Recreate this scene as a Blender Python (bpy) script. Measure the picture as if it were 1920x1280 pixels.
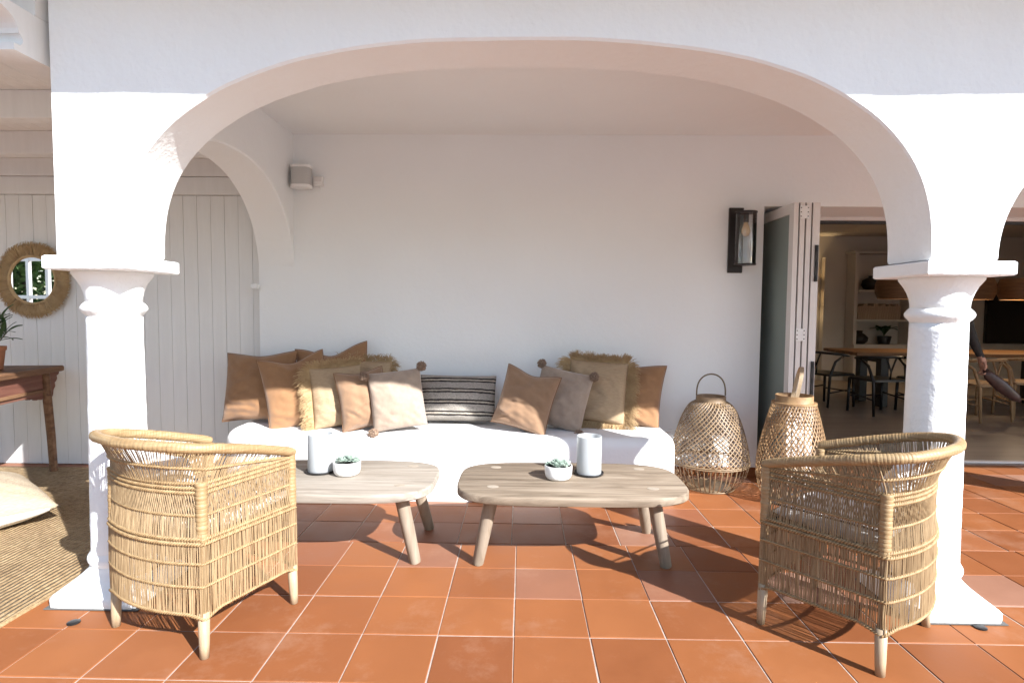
import bpy, math, random
from mathutils import Vector, Matrix, noise
random.seed(7)
PI=math.pi
sc=bpy.context.scene
for o in list(bpy.data.objects): bpy.data.objects.remove(o)
# ---------------------------------------------------------------- camera
CAMH=1.2843
yaw,pitch,roll=-0.0166926,-0.0550107,-0.0076786
fw=Vector((math.sin(yaw)*math.cos(pitch),math.cos(yaw)*math.cos(pitch),math.sin(pitch)))
rt=Vector((math.cos(yaw),-math.sin(yaw),0)); dn=fw.cross(rt)
r2=rt*math.cos(roll)+dn*math.sin(roll); d2=-rt*math.sin(roll)+dn*math.cos(roll)
cd=bpy.data.cameras.new('camera'); cam=bpy.data.objects.new('camera',cd); sc.collection.objects.link(cam)
m=Matrix((r2,-d2,-fw)).transposed().to_4x4(); m.translation=(0,0,CAMH); cam.matrix_world=m
cd.sensor_width=36; cd.sensor_fit='HORIZONTAL'; cd.lens=36*1081.43/1920; cd.clip_start=.05; cd.clip_end=2000
sc.camera=cam
# ---------------------------------------------------------------- world, sun, exposure
SUN=Vector((-1.09,1.12,-1.0))
w=bpy.data.worlds.new('World'); sc.world=w; w.use_nodes=True
nt=w.node_tree; bg=nt.nodes['Background']; sky=nt.nodes.new('ShaderNodeTexSky'); sky.sky_type='NISHITA'
sky.sun_disc=False; sky.sun_elevation=math.asin(1/SUN.length); sky.sun_rotation=math.atan2(1.09,-1.12)
sky.altitude=50; sky.air_density=1.0; sky.dust_density=0.4; sky.ozone_density=1.0
nt.links.new(sky.outputs[0],bg.inputs[0]); bg.inputs[1].default_value=0.12
sd=bpy.data.lights.new('sun','SUN'); sd.energy=4.5; sd.angle=math.radians(.53); sd.color=(1,.993,.98)
so=bpy.data.objects.new('sun',sd); sc.collection.objects.link(so); so.rotation_euler=SUN.to_track_quat('-Z','Y').to_euler(); so.location=(6,-6,8)
vs=sc.view_settings; vs.view_transform='Standard'; vs.look='None'; vs.gamma=1; vs.use_curve_mapping=False; vs.exposure=1.5
sc.render.resolution_x=1024; sc.render.resolution_y=682
sc.render.engine='CYCLES'
sc.cycles.max_bounces=10; sc.cycles.diffuse_bounces=6; sc.cycles.transparent_max_bounces=12
COL=sc.collection
# ---------------------------------------------------------------- materials
def newmat(name):
    m=bpy.data.materials.new(name); m.use_nodes=True; n=m.node_tree.nodes; l=m.node_tree.links
    return m,n,l,n['Principled BSDF']
def N(n,t,**kw):
    x=n.new(t)
    for k,v in kw.items():
        if k in x.inputs: x.inputs[k].default_value=v
        else: setattr(x,k,v)
    return x
def coords(n,l,kind='Object',scale=(1,1,1)):
    tc=n.new('ShaderNodeTexCoord'); mp=n.new('ShaderNodeMapping'); mp.inputs['Scale'].default_value=scale
    if kind=='World':
        g=n.new('ShaderNodeNewGeometry'); l.new(g.outputs['Position'],mp.inputs['Vector'])
    else: l.new(tc.outputs[kind],mp.inputs['Vector'])
    return mp.outputs[0]
def ramp(n,l,fac,stops):
    r=n.new('ShaderNodeValToRGB'); e=r.color_ramp.elements
    while len(e)<len(stops): e.new(.5)
    for k,(p,c) in enumerate(stops): e[k].position=p; e[k].color=(*c,1) if len(c)==3 else c
    l.new(fac,r.inputs[0]); return r.outputs[0]
def bump(n,l,b,h,strength=.3,dist=.01):
    x=N(n,'ShaderNodeBump'); x.inputs['Strength'].default_value=strength; x.inputs['Distance'].default_value=dist
    l.new(h,x.inputs['Height']); l.new(x.outputs[0],b.inputs['Normal'])
def mat_noise(name,c1,c2,scale=8,rough=.8,stretch=(1,1,1),kind='Object',bs=.2,bd=.004,bscale=None,detail=5,metal=0,spec=.5,sheen=0):
    m,n,l,b=newmat(name); v=coords(n,l,kind,stretch)
    t=N(n,'ShaderNodeTexNoise',Scale=scale,Detail=detail,Roughness=.6); l.new(v,t.inputs['Vector'])
    c=ramp(n,l,t.outputs[0],[(.3,c1),(.7,c2)]); l.new(c,b.inputs['Base Color'])
    b.inputs['Roughness'].default_value=rough; b.inputs['Metallic'].default_value=metal; b.inputs['Specular IOR Level'].default_value=spec
    if sheen: b.inputs['Sheen Weight'].default_value=sheen
    if bs:
        t2=N(n,'ShaderNodeTexNoise',Scale=bscale or scale*4,Detail=4); l.new(v,t2.inputs['Vector']); bump(n,l,b,t2.outputs[0],bs,bd)
    return m
def mat_plaster(name,col,bs=.35,rough=.92):
    m,n,l,b=newmat(name); v=coords(n,l,'World')
    t=N(n,'ShaderNodeTexNoise',Scale=1.3,Detail=5); l.new(v,t.inputs['Vector'])
    d=tuple(x*.965 for x in col)
    l.new(ramp(n,l,t.outputs[0],[(.3,d),(.7,col)]),b.inputs['Base Color'])
    a=N(n,'ShaderNodeTexNoise',Scale=38,Detail=4,Roughness=.6); l.new(v,a.inputs['Vector'])
    a2=N(n,'ShaderNodeTexNoise',Scale=5,Detail=3); l.new(v,a2.inputs['Vector'])
    mx=N(n,'ShaderNodeMath',operation='MULTIPLY_ADD'); mx.inputs[1].default_value=.35; l.new(a.outputs[0],mx.inputs[0]); l.new(a2.outputs[0],mx.inputs[2])
    bump(n,l,b,mx.outputs[0],bs,.02); b.inputs['Roughness'].default_value=rough; b.inputs['Specular IOR Level'].default_value=.25
    return m
def mat_wood(name,c1,c2,c3,axis='X',scale=1.0,rough=.7,bs=.25):
    m,n,l,b=newmat(name); s={'X':(1.2,14,14),'Y':(14,1.2,14),'Z':(14,14,1.2)}[axis]
    tc=n.new('ShaderNodeTexCoord'); oi=n.new('ShaderNodeObjectInfo')
    ad=N(n,'ShaderNodeVectorMath',operation='ADD'); l.new(tc.outputs['Object'],ad.inputs[0])
    ml=N(n,'ShaderNodeMath',operation='MULTIPLY'); ml.inputs[1].default_value=37; l.new(oi.outputs['Random'],ml.inputs[0]); l.new(ml.outputs[0],ad.inputs[1])
    mp=n.new('ShaderNodeMapping'); mp.inputs['Scale'].default_value=tuple(q*scale for q in s); l.new(ad.outputs[0],mp.inputs['Vector']); v=mp.outputs[0]
    t=N(n,'ShaderNodeTexNoise',Scale=1.6,Detail=8,Roughness=.65,Distortion=.6); l.new(v,t.inputs['Vector'])
    l.new(ramp(n,l,t.outputs[0],[(.28,c1),(.5,c2),(.72,c3)]),b.inputs['Base Color'])
    t2=N(n,'ShaderNodeTexNoise',Scale=5,Detail=5); l.new(v,t2.inputs['Vector']); bump(n,l,b,t2.outputs[0],bs,.004)
    b.inputs['Roughness'].default_value=rough; b.inputs['Specular IOR Level'].default_value=.3
    return m
def mat_flat(name,col,rough=.5,metal=0,spec=.5,emit=None,es=0):
    m,n,l,b=newmat(name); b.inputs['Base Color'].default_value=(*col,1); b.inputs['Roughness'].default_value=rough
    b.inputs['Metallic'].default_value=metal; b.inputs['Specular IOR Level'].default_value=spec
    if emit: b.inputs['Emission Color'].default_value=(*emit,1); b.inputs['Emission Strength'].default_value=es
    return m
def mat_glass(name,col=(1,1,1),rough=0,alpha_mix=.85):
    m,n,l,b=newmat(name); out=n['Material Output']
    g=N(n,'ShaderNodeBsdfGlossy'); g.inputs['Roughness'].default_value=rough+.02
    t=N(n,'ShaderNodeBsdfTransparent'); t.inputs['Color'].default_value=(*col,1)
    f=N(n,'ShaderNodeFresnel',IOR=1.5); a=N(n,'ShaderNodeMath',operation='MULTIPLY'); a.inputs[1].default_value=1.6; l.new(f.outputs[0],a.inputs[0])
    mx=n.new('ShaderNodeMixShader'); l.new(a.outputs[0],mx.inputs[0]); l.new(t.outputs[0],mx.inputs[1]); l.new(g.outputs[0],mx.inputs[2]); l.new(mx.outputs[0],out.inputs[0])
    return m
def mat_tile():
    m,n,l,b=newmat('terracotta'); v=coords(n,l,'World')
    oi=n.new('ShaderNodeObjectInfo')
    t=N(n,'ShaderNodeTexNoise',Scale=3.2,Detail=6,Roughness=.65); l.new(v,t.inputs['Vector'])
    base=ramp(n,l,oi.outputs['Random'],[(0,(.195,.064,.023)),(.3,(.23,.079,.027)),(.6,(.25,.088,.03)),(.82,(.265,.096,.034)),(.9,(.22,.08,.038)),(.95,(.25,.12,.075)),(1,(.28,.16,.115))])
    hs=N(n,'ShaderNodeMixRGB',blend_type='MULTIPLY'); hs.inputs[0].default_value=1
    l.new(base,hs.inputs[1]); l.new(ramp(n,l,t.outputs[0],[(.3,(.92,.90,.89)),(.7,(1.07,1.08,1.08))]),hs.inputs[2])
    t2=N(n,'ShaderNodeTexNoise',Scale=1.7,Detail=8,Roughness=.75); l.new(v,t2.inputs['Vector'])
    dust=N(n,'ShaderNodeMixRGB'); l.new(ramp(n,l,t2.outputs[0],[(.53,(0,0,0)),(.74,(.55,.55,.55))]),dust.inputs[0]); l.new(hs.outputs[0],dust.inputs[1]); dust.inputs[2].default_value=(.33,.185,.12,1)
    l.new(dust.outputs[0],b.inputs['Base Color'])
    t3=N(n,'ShaderNodeTexNoise',Scale=30,Detail=4); l.new(v,t3.inputs['Vector']); bump(n,l,b,t3.outputs[0],.12,.004)
    l.new(ramp(n,l,t.outputs[0],[(.3,(.5,.5,.5)),(.7,(.7,.7,.7))]),b.inputs['Roughness']); b.inputs['Specular IOR Level'].default_value=.22
    return m
WHITE=(.825,.835,.832)
M={}
M['plaster']=mat_plaster('white_plaster',WHITE,.6)
M['plaster2']=mat_plaster('smooth_white_plaster',(.825,.835,.832),.28)
M['bench']=mat_plaster('white_bench_plaster',(.80,.80,.795),.3)
M['paint']=mat_noise('white_painted_timber',(.70,.69,.675),(.76,.75,.735),3,.55,(6,6,.6),bs=.06,bscale=14)
M['tile']=mat_tile()
M['grout']=mat_noise('grout',(.32,.25,.21),(.44,.36,.31),30,.9,kind='World')
M['reed']=mat_noise('reed_cane',(.18,.112,.052),(.36,.255,.14),22,.55,(6,6,.5),bs=.2,bscale=60,bd=.001)
M['reedband']=mat_noise('reed_braid',(.225,.138,.06),(.36,.245,.122),40,.6,bs=.3,bd=.002)
M['wrap']=mat_noise('wrapped_cane',(.235,.146,.064),(.36,.25,.13),9,.5,(1,1,14),bs=.5,bscale=26,bd=.003)
M['peel']=mat_noise('peeled_wood',(.30,.215,.13),(.42,.32,.21),10,.6,(8,8,1),bs=.15)
M['seatcloth']=mat_noise('white_canvas',(.72,.70,.66),(.80,.785,.75),20,.9,bs=.25,bscale=300,bd=.001,sheen=.2)
M['piping']=mat_flat('black_piping',(.02,.02,.025),.8)
M['teakA']=mat_wood('weathered_teak',(.085,.062,.042),(.225,.175,.127),(.33,.272,.208),'X')
M['teakB']=mat_wood('bleached_teak',(.155,.128,.10),(.285,.248,.206),(.375,.335,.287),'X')
M['teakleg']=mat_wood('teak_leg',(.16,.122,.086),(.25,.198,.147),(.31,.257,.2),'Z')
M['peg']=mat_noise('pale_end_grain',(.31,.26,.205),(.38,.325,.262),60,.7)
M['tan']=mat_noise('tan_linen',(.24,.122,.054),(.285,.15,.07),14,.95,bs=.35,bscale=350,bd=.001,sheen=.3)
M['tan2']=mat_noise('caramel_linen',(.245,.145,.083),(.285,.172,.10),14,.95,bs=.35,bscale=350,bd=.001,sheen=.3)
M['tanpipe']=mat_flat('tan_piping',(.21,.105,.048),.95)
M['beige']=mat_noise('beige_wool',(.30,.228,.172),(.355,.272,.21),30,.95,bs=.4,bscale=260,bd=.002,sheen=.3)
M['pom']=mat_noise('brown_wool',(.20,.125,.08),(.34,.225,.15),60,1,bs=.6,bscale=120,bd=.004,sheen=.3)
M['raffia']=mat_noise('raffia_weave',(.30,.205,.12),(.45,.33,.205),30,.85,(1,1,14),bs=.6,bscale=60,bd=.003)
M['raffiaf']=mat_noise('raffia_fibre',(.34,.215,.10),(.52,.37,.20),12,.8,bs=0)
m,n,l,b=newmat('jute_braid'); g=n.new('ShaderNodeNewGeometry'); sx=n.new('ShaderNodeSeparateXYZ'); l.new(g.outputs['Position'],sx.inputs[0])
wb=N(n,'ShaderNodeTexNoise',Scale=5,Detail=3); l.new(g.outputs['Position'],wb.inputs['Vector'])
da=N(n,'ShaderNodeMath',operation='SUBTRACT'); da.inputs[0].default_value=-2.07; l.new(sx.outputs[0],da.inputs[1])
db=N(n,'ShaderNodeMath',operation='SUBTRACT'); db.inputs[0].default_value=4.45; l.new(sx.outputs[1],db.inputs[1])
dm=N(n,'ShaderNodeMath',operation='MINIMUM'); l.new(da.outputs[0],dm.inputs[0]); l.new(db.outputs[0],dm.inputs[1])
dw=N(n,'ShaderNodeMath',operation='MULTIPLY_ADD'); dw.inputs[1].default_value=.03; l.new(wb.outputs[0],dw.inputs[0]); l.new(dm.outputs[0],dw.inputs[2])
sc_=N(n,'ShaderNodeMath',operation='MULTIPLY'); sc_.inputs[1].default_value=2*PI/.026; l.new(dw.outputs[0],sc_.inputs[0])
sn=N(n,'ShaderNodeMath',operation='SINE'); l.new(sc_.outputs[0],sn.inputs[0])
t=N(n,'ShaderNodeTexNoise',Scale=45,Detail=6,Roughness=.7); l.new(g.outputs['Position'],t.inputs['Vector'])
t2=N(n,'ShaderNodeTexNoise',Scale=4,Detail=4); l.new(g.outputs['Position'],t2.inputs['Vector'])
c1=ramp(n,l,t.outputs[0],[(.3,(.17,.105,.048)),(.5,(.30,.205,.105)),(.72,(.42,.31,.18))]); mm=N(n,'ShaderNodeMixRGB',blend_type='MULTIPLY'); mm.inputs[0].default_value=1; l.new(c1,mm.inputs[1]); l.new(ramp(n,l,t2.outputs[0],[(.3,(.78,.74,.7)),(.7,(1.12,1.12,1.1))]),mm.inputs[2])
l.new(mm.outputs[0],b.inputs['Base Color']); b.inputs['Roughness'].default_value=.95
ha=N(n,'ShaderNodeMath',operation='MULTIPLY_ADD'); ha.inputs[1].default_value=.5; l.new(sn.outputs[0],ha.inputs[0]); l.new(t.outputs[0],ha.inputs[2]); bump(n,l,b,ha.outputs[0],.9,.012); M['jute']=m
M['jutepale']=mat_noise('pale_jute',(.30,.235,.16),(.42,.345,.25),18,.95,(2,18,2),bs=.7,bscale=30,bd=.004)
M['candleglass']=None
M['black']=mat_flat('black_metal',(.018,.017,.018),.45)
M['blackwood']=mat_flat('black_stained_wood',(.012,.012,.013),.4)
M['bronze']=mat_flat('dark_bronze',(.03,.024,.022),.4,.4)
M['ceramic']=mat_noise('white_ceramic',(.76,.75,.73),(.80,.79,.77),12,.4,bs=.05)
M['leafgrey']=mat_noise('succulent_leaf',(.20,.27,.22),(.40,.47,.41),14,.5,bs=0)
M['soil']=mat_noise('soil',(.02,.014,.01),(.06,.04,.03),60,1)
M['leaf']=mat_noise('dark_leaf',(.018,.05,.018),(.05,.11,.035),9,.4,bs=0)
M['treeleaf']=mat_noise('tree_leaf',(.035,.08,.02),(.10,.17,.04),1.2,.5,bs=0)
M['bark']=mat_noise('bark',(.06,.045,.03),(.14,.11,.08),12,.9,(4,4,1))
M['bambooA']=mat_noise('aged_bamboo',(.15,.095,.05),(.31,.215,.125),14,.5,bs=.1)
M['bambooB']=mat_noise('honey_bamboo',(.20,.112,.05),(.36,.23,.115),14,.5,bs=.1)
M['brass']=mat_flat('dull_brass_strap',(.16,.12,.07),.45,.6)
M['alu']=mat_flat('white_aluminium',(.70,.665,.64),.4)
M['gasket']=mat_flat('dark_gasket',(.03,.028,.028),.6)
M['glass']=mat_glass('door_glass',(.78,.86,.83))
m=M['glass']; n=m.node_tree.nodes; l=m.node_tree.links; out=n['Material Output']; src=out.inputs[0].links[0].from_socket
df=N(n,'ShaderNodeBsdfDiffuse'); df.inputs[0].default_value=(.46,.52,.49,1); mq=n.new('ShaderNodeMixShader'); mq.inputs[0].default_value=.5; l.new(src,mq.inputs[1]); l.new(df.outputs[0],mq.inputs[2]); l.new(mq.outputs[0],out.inputs[0])  # grey-green diffuse mix paints the pale wall reflection into the door panes
M['lampglass']=mat_glass('clear_lamp_glass',(.97,.97,.97))
M['bulb']=mat_flat('amber_bulb_glass',(.75,.55,.33),.1)
M['speaker']=mat_noise('grey_speaker_cloth',(.47,.46,.44),(.52,.51,.49),200,.9)
M['oldwood']=mat_wood('antique_elm',(.05,.025,.014),(.15,.075,.038),(.25,.145,.08),'Y',1,.6,.5)
M['redwood']=mat_wood('worn_red_lacquer',(.07,.028,.02),(.15,.06,.042),(.20,.11,.075),'Y',1,.6,.4)
M['terracotta']=mat_noise('terracotta_pot',(.30,.11,.05),(.38,.16,.08),8,.8)
M['mirror']=mat_flat('mirror_silver',(.92,.93,.93),.01,1)
M['stone']=mat_flat('drain_cover',(.03,.03,.032),.4,.6)
M['roomwall']=mat_plaster('room_wall_paint',(.66,.62,.57),.05)
M['oak']=mat_wood('oak_table',(.13,.065,.028),(.24,.125,.055),(.34,.19,.09),'X',.5,.5,.1)
M['palewood']=mat_wood('oiled_ash',(.26,.15,.075),(.38,.235,.125),(.46,.30,.17),'Z',1,.5,.1)
M['parquet']=mat_wood('grey_oak_floor',(.22,.175,.14),(.31,.255,.205),(.38,.32,.26),'X',.35,.3,.05)
M['pendant']=mat_noise('woven_wood_shade',(.12,.056,.022),(.22,.11,.045),5,.6,(1,1,9),bs=.3)
M['warm']=mat_flat('lit_bulb',(1,.8,.5),.5,emit=(1,.62,.25),es=10)
M['books']=mat_noise('book_spines',(.30,.20,.13),(.50,.40,.30),40,.8,(1,1,.1))
M['cloth']=mat_noise('dark_grey_cloth',(.03,.028,.028),(.05,.046,.046),40,.95)
M['skin']=mat_flat('skin',(.50,.27,.19),.55)
M['hair']=mat_flat('dark_hair',(.03,.02,.015),.6)
M['leather']=mat_noise('dark_brown_leather',(.03,.015,.013),(.075,.035,.03),10,.4)
M['bounce_ground']=mat_noise('pale_bounce_gravel',(.27,.27,.26),(.38,.375,.36),9,.95,kind='World')  # unseen ground made pale to bounce neutral fill light into the porch
M['concrete']=mat_plaster('plaster_grey_cement',(.10,.098,.095),.3)
m,n,l,b=newmat('frosted_glass'); b.inputs['Base Color'].default_value=(.66,.68,.69,1); b.inputs['Roughness'].default_value=.35
b.inputs['Subsurface Weight'].default_value=.0; tr=N(n,'ShaderNodeBsdfTranslucent'); tr.inputs[0].default_value=(.68,.70,.71,1)
mx=n.new('ShaderNodeMixShader'); mx.inputs[0].default_value=.55; l.new(b.outputs[0],mx.inputs[1]); l.new(tr.outputs[0],mx.inputs[2]); l.new(mx.outputs[0],n['Material Output'].inputs[0]); M['candleglass']=m
m,n,l,b=newmat('striped_wool'); v=coords(n,l,'Generated')
sx=n.new('ShaderNodeSeparateXYZ'); l.new(v,sx.inputs[0])
nz=N(n,'ShaderNodeTexNoise',Scale=9,Detail=3); l.new(v,nz.inputs['Vector'])
wob=N(n,'ShaderNodeMath',operation='MULTIPLY_ADD'); wob.inputs[1].default_value=.03; l.new(nz.outputs[0],wob.inputs[0]); l.new(sx.outputs[2],wob.inputs[2])
mu=N(n,'ShaderNodeMath',operation='MULTIPLY'); mu.inputs[1].default_value=4.15; l.new(wob.outputs[0],mu.inputs[0])
fr=N(n,'ShaderNodeMath',operation='FRACT'); l.new(mu.outputs[0],fr.inputs[0])
K=(.016,.012,.012); G=(.36,.325,.285); C_=(.45,.39,.32)
rp=ramp(n,l,fr.outputs[0],[(0,G),(.46,G),(.5,K),(.6,K),(.64,C_),(.74,C_),(.78,K),(.88,K),(.92,G)])
sp=N(n,'ShaderNodeTexNoise',Scale=75,Detail=2); l.new(v,sp.inputs['Vector'])
mm=N(n,'ShaderNodeMixRGB',blend_type='MULTIPLY'); mm.inputs[0].default_value=1; l.new(rp,mm.inputs[1]); l.new(ramp(n,l,sp.outputs[0],[(.35,(.6,.6,.6)),(.6,(1.1,1.1,1.1))]),mm.inputs[2])
l.new(mm.outputs[0],b.inputs['Base Color']); b.inputs['Roughness'].default_value=.95; bump(n,l,b,sp.outputs[0],.5,.003); M['stripe']=m
# ---------------------------------------------------------------- mesh helpers
class MB:
    def __init__(s): s.v=[]; s.f=[]
    def add(s,vs,fs):
        o=len(s.v); s.v+= [tuple(q) for q in vs]; s.f+= [tuple(i+o for i in q) for q in fs]; return s
    def box(s,c,d,rot=None,ch=0):
        x,y,z=(q/2 for q in d); c=Vector(c)
        if ch<=0:
            P=[Vector((a*x,b*y,e*z)) for e in(-1,1) for b in(-1,1) for a in(-1,1)]
            F=[(0,2,3,1),(4,5,7,6),(0,1,5,4),(2,6,7,3),(0,4,6,2),(1,3,7,5)]
        else:
            P=[];k=ch
            ring=lambda X,Y,Z:[Vector((-X,-Y,Z)),Vector((X,-Y,Z)),Vector((X,Y,Z)),Vector((-X,Y,Z))]
            P=ring(x-k,y-k,-z)+ring(x,y,-z+k)+ring(x,y,z-k)+ring(x-k,y-k,z)
            F=[(3,2,1,0),(12,13,14,15)]
            for r in range(3):
                for i in range(4):
                    j=(i+1)%4; F.append((r*4+i,r*4+j,r*4+4+j,r*4+4+i))
        if rot is not None: P=[rot@q for q in P]
        return s.add([c+q for q in P],F)
    def b2(s,x0,x1,y0,y1,z0,z1,ch=0): return s.box(((x0+x1)/2,(y0+y1)/2,(z0+z1)/2),(x1-x0,y1-y0,z1-z0),None,ch)
    def tube(s,path,r,n=8,closed=False,caps=True,flat=1.0):
        path=[Vector(p) for p in path]; k=len(path); R=r if isinstance(r,(list,tuple)) else [r]*k
        T=[]
        for i in range(k):
            a=path[(i-1)%k] if (closed or i>0) else path[i]; b=path[(i+1)%k] if (closed or i<k-1) else path[i]
            T.append((b-a).normalized())
        up=Vector((0,0,1)) if abs(T[0].z)<.9 else Vector((1,0,0)); nn=(up-T[0]*up.dot(T[0])).normalized()
        P=[]
        for i in range(k):
            nn=(nn-T[i]*nn.dot(T[i])); nn=nn.normalized() if nn.length>1e-6 else T[i].orthogonal().normalized(); bb=T[i].cross(nn)
            for j in range(n):
                a=2*PI*j/n; P.append(path[i]+nn*math.cos(a)*R[i]+bb*math.sin(a)*R[i]*flat)
        F=[]
        for i in range(k if closed else k-1):
            i2=(i+1)%k
            for j in range(n): F.append((i*n+j,i*n+(j+1)%n,i2*n+(j+1)%n,i2*n+j))
        if caps and not closed: F.append(tuple(range(n-1,-1,-1))); F.append(tuple((k-1)*n+j for j in range(n)))
        return s.add(P,F)
    def lathe(s,prof,n=40,c=(0,0,0),cap=True,jit=0):
        c=Vector(c); P=[]; F=[]
        for r,z in prof:
            for j in range(n):
                a=2*PI*j/n; rr=r+(random.uniform(-jit,jit) if jit else 0); P.append(c+Vector((rr*math.cos(a),rr*math.sin(a),z)))
        for i in range(len(prof)-1):
            for j in range(n): F.append((i*n+j,i*n+(j+1)%n,(i+1)*n+(j+1)%n,(i+1)*n+j))
        if cap: F.append(tuple(range(n-1,-1,-1))); F.append(tuple((len(prof)-1)*n+j for j in range(n)))
        return s.add(P,F)
    def prism(s,poly,axis,a,b):
        # poly: list of 2-D points; extruded along axis from a to b
        def mk(p,t): return {'X':(t,p[0],p[1]),'Y':(p[0],t,p[1]),'Z':(p[0],p[1],t)}[axis]
        k=len(poly); P=[mk(p,a) for p in poly]+[mk(p,b) for p in poly]
        F=[tuple(range(k-1,-1,-1)),tuple(range(k,2*k))]+[(i,(i+1)%k,(i+1)%k+k,i+k) for i in range(k)]
        return s.add(P,F)
    def build(s,name,mat,parent=None,smooth=False,kind=None):
        me=bpy.data.meshes.new(name); me.from_pydata(s.v,[],s.f); me.update()
        import bmesh
        bm=bmesh.new(); bm.from_mesh(me); bmesh.ops.recalc_face_normals(bm,faces=bm.faces); bm.to_mesh(me); bm.free()
        me.materials.append(M[mat] if isinstance(mat,str) else mat)
        if smooth:
            me.polygons.foreach_set('use_smooth',[True]*len(me.polygons))
            if smooth!='all': me.set_sharp_from_angle(angle=math.radians(45 if smooth is True else smooth))
        o=bpy.data.objects.new(name,me); COL.objects.link(o)
        if parent: o.parent=parent
        if kind: o['kind']=kind
        return o
def tag(o,label,cat,group=None):
    o['label']=label; o['category']=cat
    if group: o['group']=group
    return o
def thing(name,label,cat,loc=(0,0,0),rz=0,group=None):
    o=bpy.data.objects.new(name,None); o.empty_display_size=.1; COL.objects.link(o); o.location=loc; o.rotation_euler=(0,0,rz)
    return tag(o,label,cat,group)
def dup(o,parent=None):
    c=o.copy(); COL.objects.link(c)
    if parent: c.parent=parent
    for ch in list(o.children): dup(ch,c)
    return c
def place(o,loc,rz,label=None):
    o.location=loc; o.rotation_euler=(0,0,rz)
    if label: o['label']=label
    return o
def struct(o): o['kind']='structure'; return o
# ================================================================ GROUND
gd=MB().add([(-400,-400,-.03),(400,-400,-.03),(400,400,-.03),(-400,400,-.03)],[(0,1,2,3)]).build('garden_ground','bounce_ground'); struct(gd)
fl=MB().add([(-7,-1.2,-.0035),(7.5,-1.2,-.0035),(7.5,4.99,-.0035),(-7,4.99,-.0035)],[(0,1,2,3)]).build('terrace_floor','grout'); struct(fl)
TX0,TY0,TS=-.0216,2.2076,.3
tm=MB().box((0,0,-.005),(.2950,.2950,.01),None,.0022)
tile0=None; stuff=MB(); ntile=0
for j in range(-11,10):
    for i in range(-23,25):
        x=TX0+(i+.5)*TS; y=TY0+(j+.5)*TS
        if j>=3: x-=.025
        if y>4.83: continue
        vis= y>1.70 and abs(x)<y*.93+.2 and not (x<-2.25) and not (y>3.95 and x<1.0 and x>-2.2) and x<4.9
        dz=random.uniform(-.0012,.0004); ra=random.uniform(-.004,.004); dx=random.uniform(-.0012,.0012)
        if vis and ntile<300:
            if tile0 is None: t=tm.build('tile','tile',fl); tile0=t
            else: t=tile0.copy(); COL.objects.link(t); t.parent=fl
            t.location=(x+dx,y-dx,dz); t.rotation_euler=(random.uniform(-.002,.002),random.uniform(-.002,.002),ra); ntile+=1
        else: stuff.box((x,y,-.005+dz),(.2950,.2950,.01),None,.0022)
stuff.build('far_tiles','tile',fl,kind='stuff')
for X,Y,lb in((-1.812,2.249,'small dark round floor drain in the tiles before the left column with the rug'),(1.888,2.327,'small dark round floor drain in the tiles before the right column')):
    c=MB().lathe([(.024,0),(.024,.004),(.021,.0055),(.008,.0062)],24).build('floor_drain','stone',None,True); c.location=(X,Y,.0005); tag(c,lb,'floor drain','floor drains')
# ================================================================ ARCADE WALL
def superell(u,a,b,n): 
    u=min(1,abs(u)/a); return b*(max(0,1-u**n))**(1/n)
def arch_strip(xs,low,top,y0,y1,axis='X',jit=.0025):
    """wall slab above a lower boundary; xs along the wall, low(x)"""
    P=[];F=[];k=len(xs); L=[]
    for x in xs:
        z=low(x); j1=jit*noise.noise((x*7,z*7,3)); L.append((x,z+j1))
    def mk(t,y,z): return (t,y,z) if axis=='X' else (y,t,z)
    # bevelled lower edge: rings = front top, front low, bevel, back bevel, back low, back top
    e=.010
    for (x,z) in L:
        jj=jit*2*noise.noise((x*2.3,.5,9))
        P+= [mk(x,y0+jj,top),mk(x,y0+jj,z+e),mk(x,y0+e+jj,z),mk(x,y1-e,z),mk(x,y1,z+e),mk(x,y1,top)]
    for i in range(k-1):
        for r in range(6): F.append((i*6+r,i*6+(r+1)%6,i*6+6+(r+1)%6,i*6+6+r))
    F.append(tuple(range(6))); F.append(tuple((k-1)*6+r for r in range(5,-1,-1)))
    return P,F
SPR=1.49; A=1.671; B=.887; NN=2.55
def low(x):
    for c in(0.0,3.608):
        if abs(x-c)<A: return SPR+superell(x-c,A,B if c==0 else .80,NN if c==0 else 2.2)
    return SPR
xs=[-1.950]
for c in(0.0,3.608):
    k=90
    for q in range(k+1):
        th=PI*q/k; s_=-math.cos(th); xs.append(c+A*math.copysign(abs(s_)**(.8),s_)*.99999)
xs+=[3.608+A+.001,5.56]; xs=sorted(xs)
P_,F_=arch_strip(xs,low,2.98,2.40,2.685)
aw=MB().add(P_,F_).build('arcade_wall','plaster',None,20); tag(aw,'white plastered front wall with wide arches resting on round columns','wall')
# second wall bits
P_,F_=arch_strip([2.684+1.0*q/1 for q in ()] or [2.70+(4.49-2.70)*(.5-.5*math.cos(PI*q/70)) for q in range(71)],lambda y:1.455+superell(y-3.595,.8951,.80,2.25),2.70,-2.05,-1.77,'Y')
sw=MB().add(P_,F_).build('side_arch_wall','plaster2',None,20); tag(sw,'white side wall with a narrower arch between front column and back wall','wall')
ib=MB().b2(-2.088,-2.04,4.42,4.478,1.43,1.468,.006).build('impost_ledge','plaster2',sw)
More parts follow.
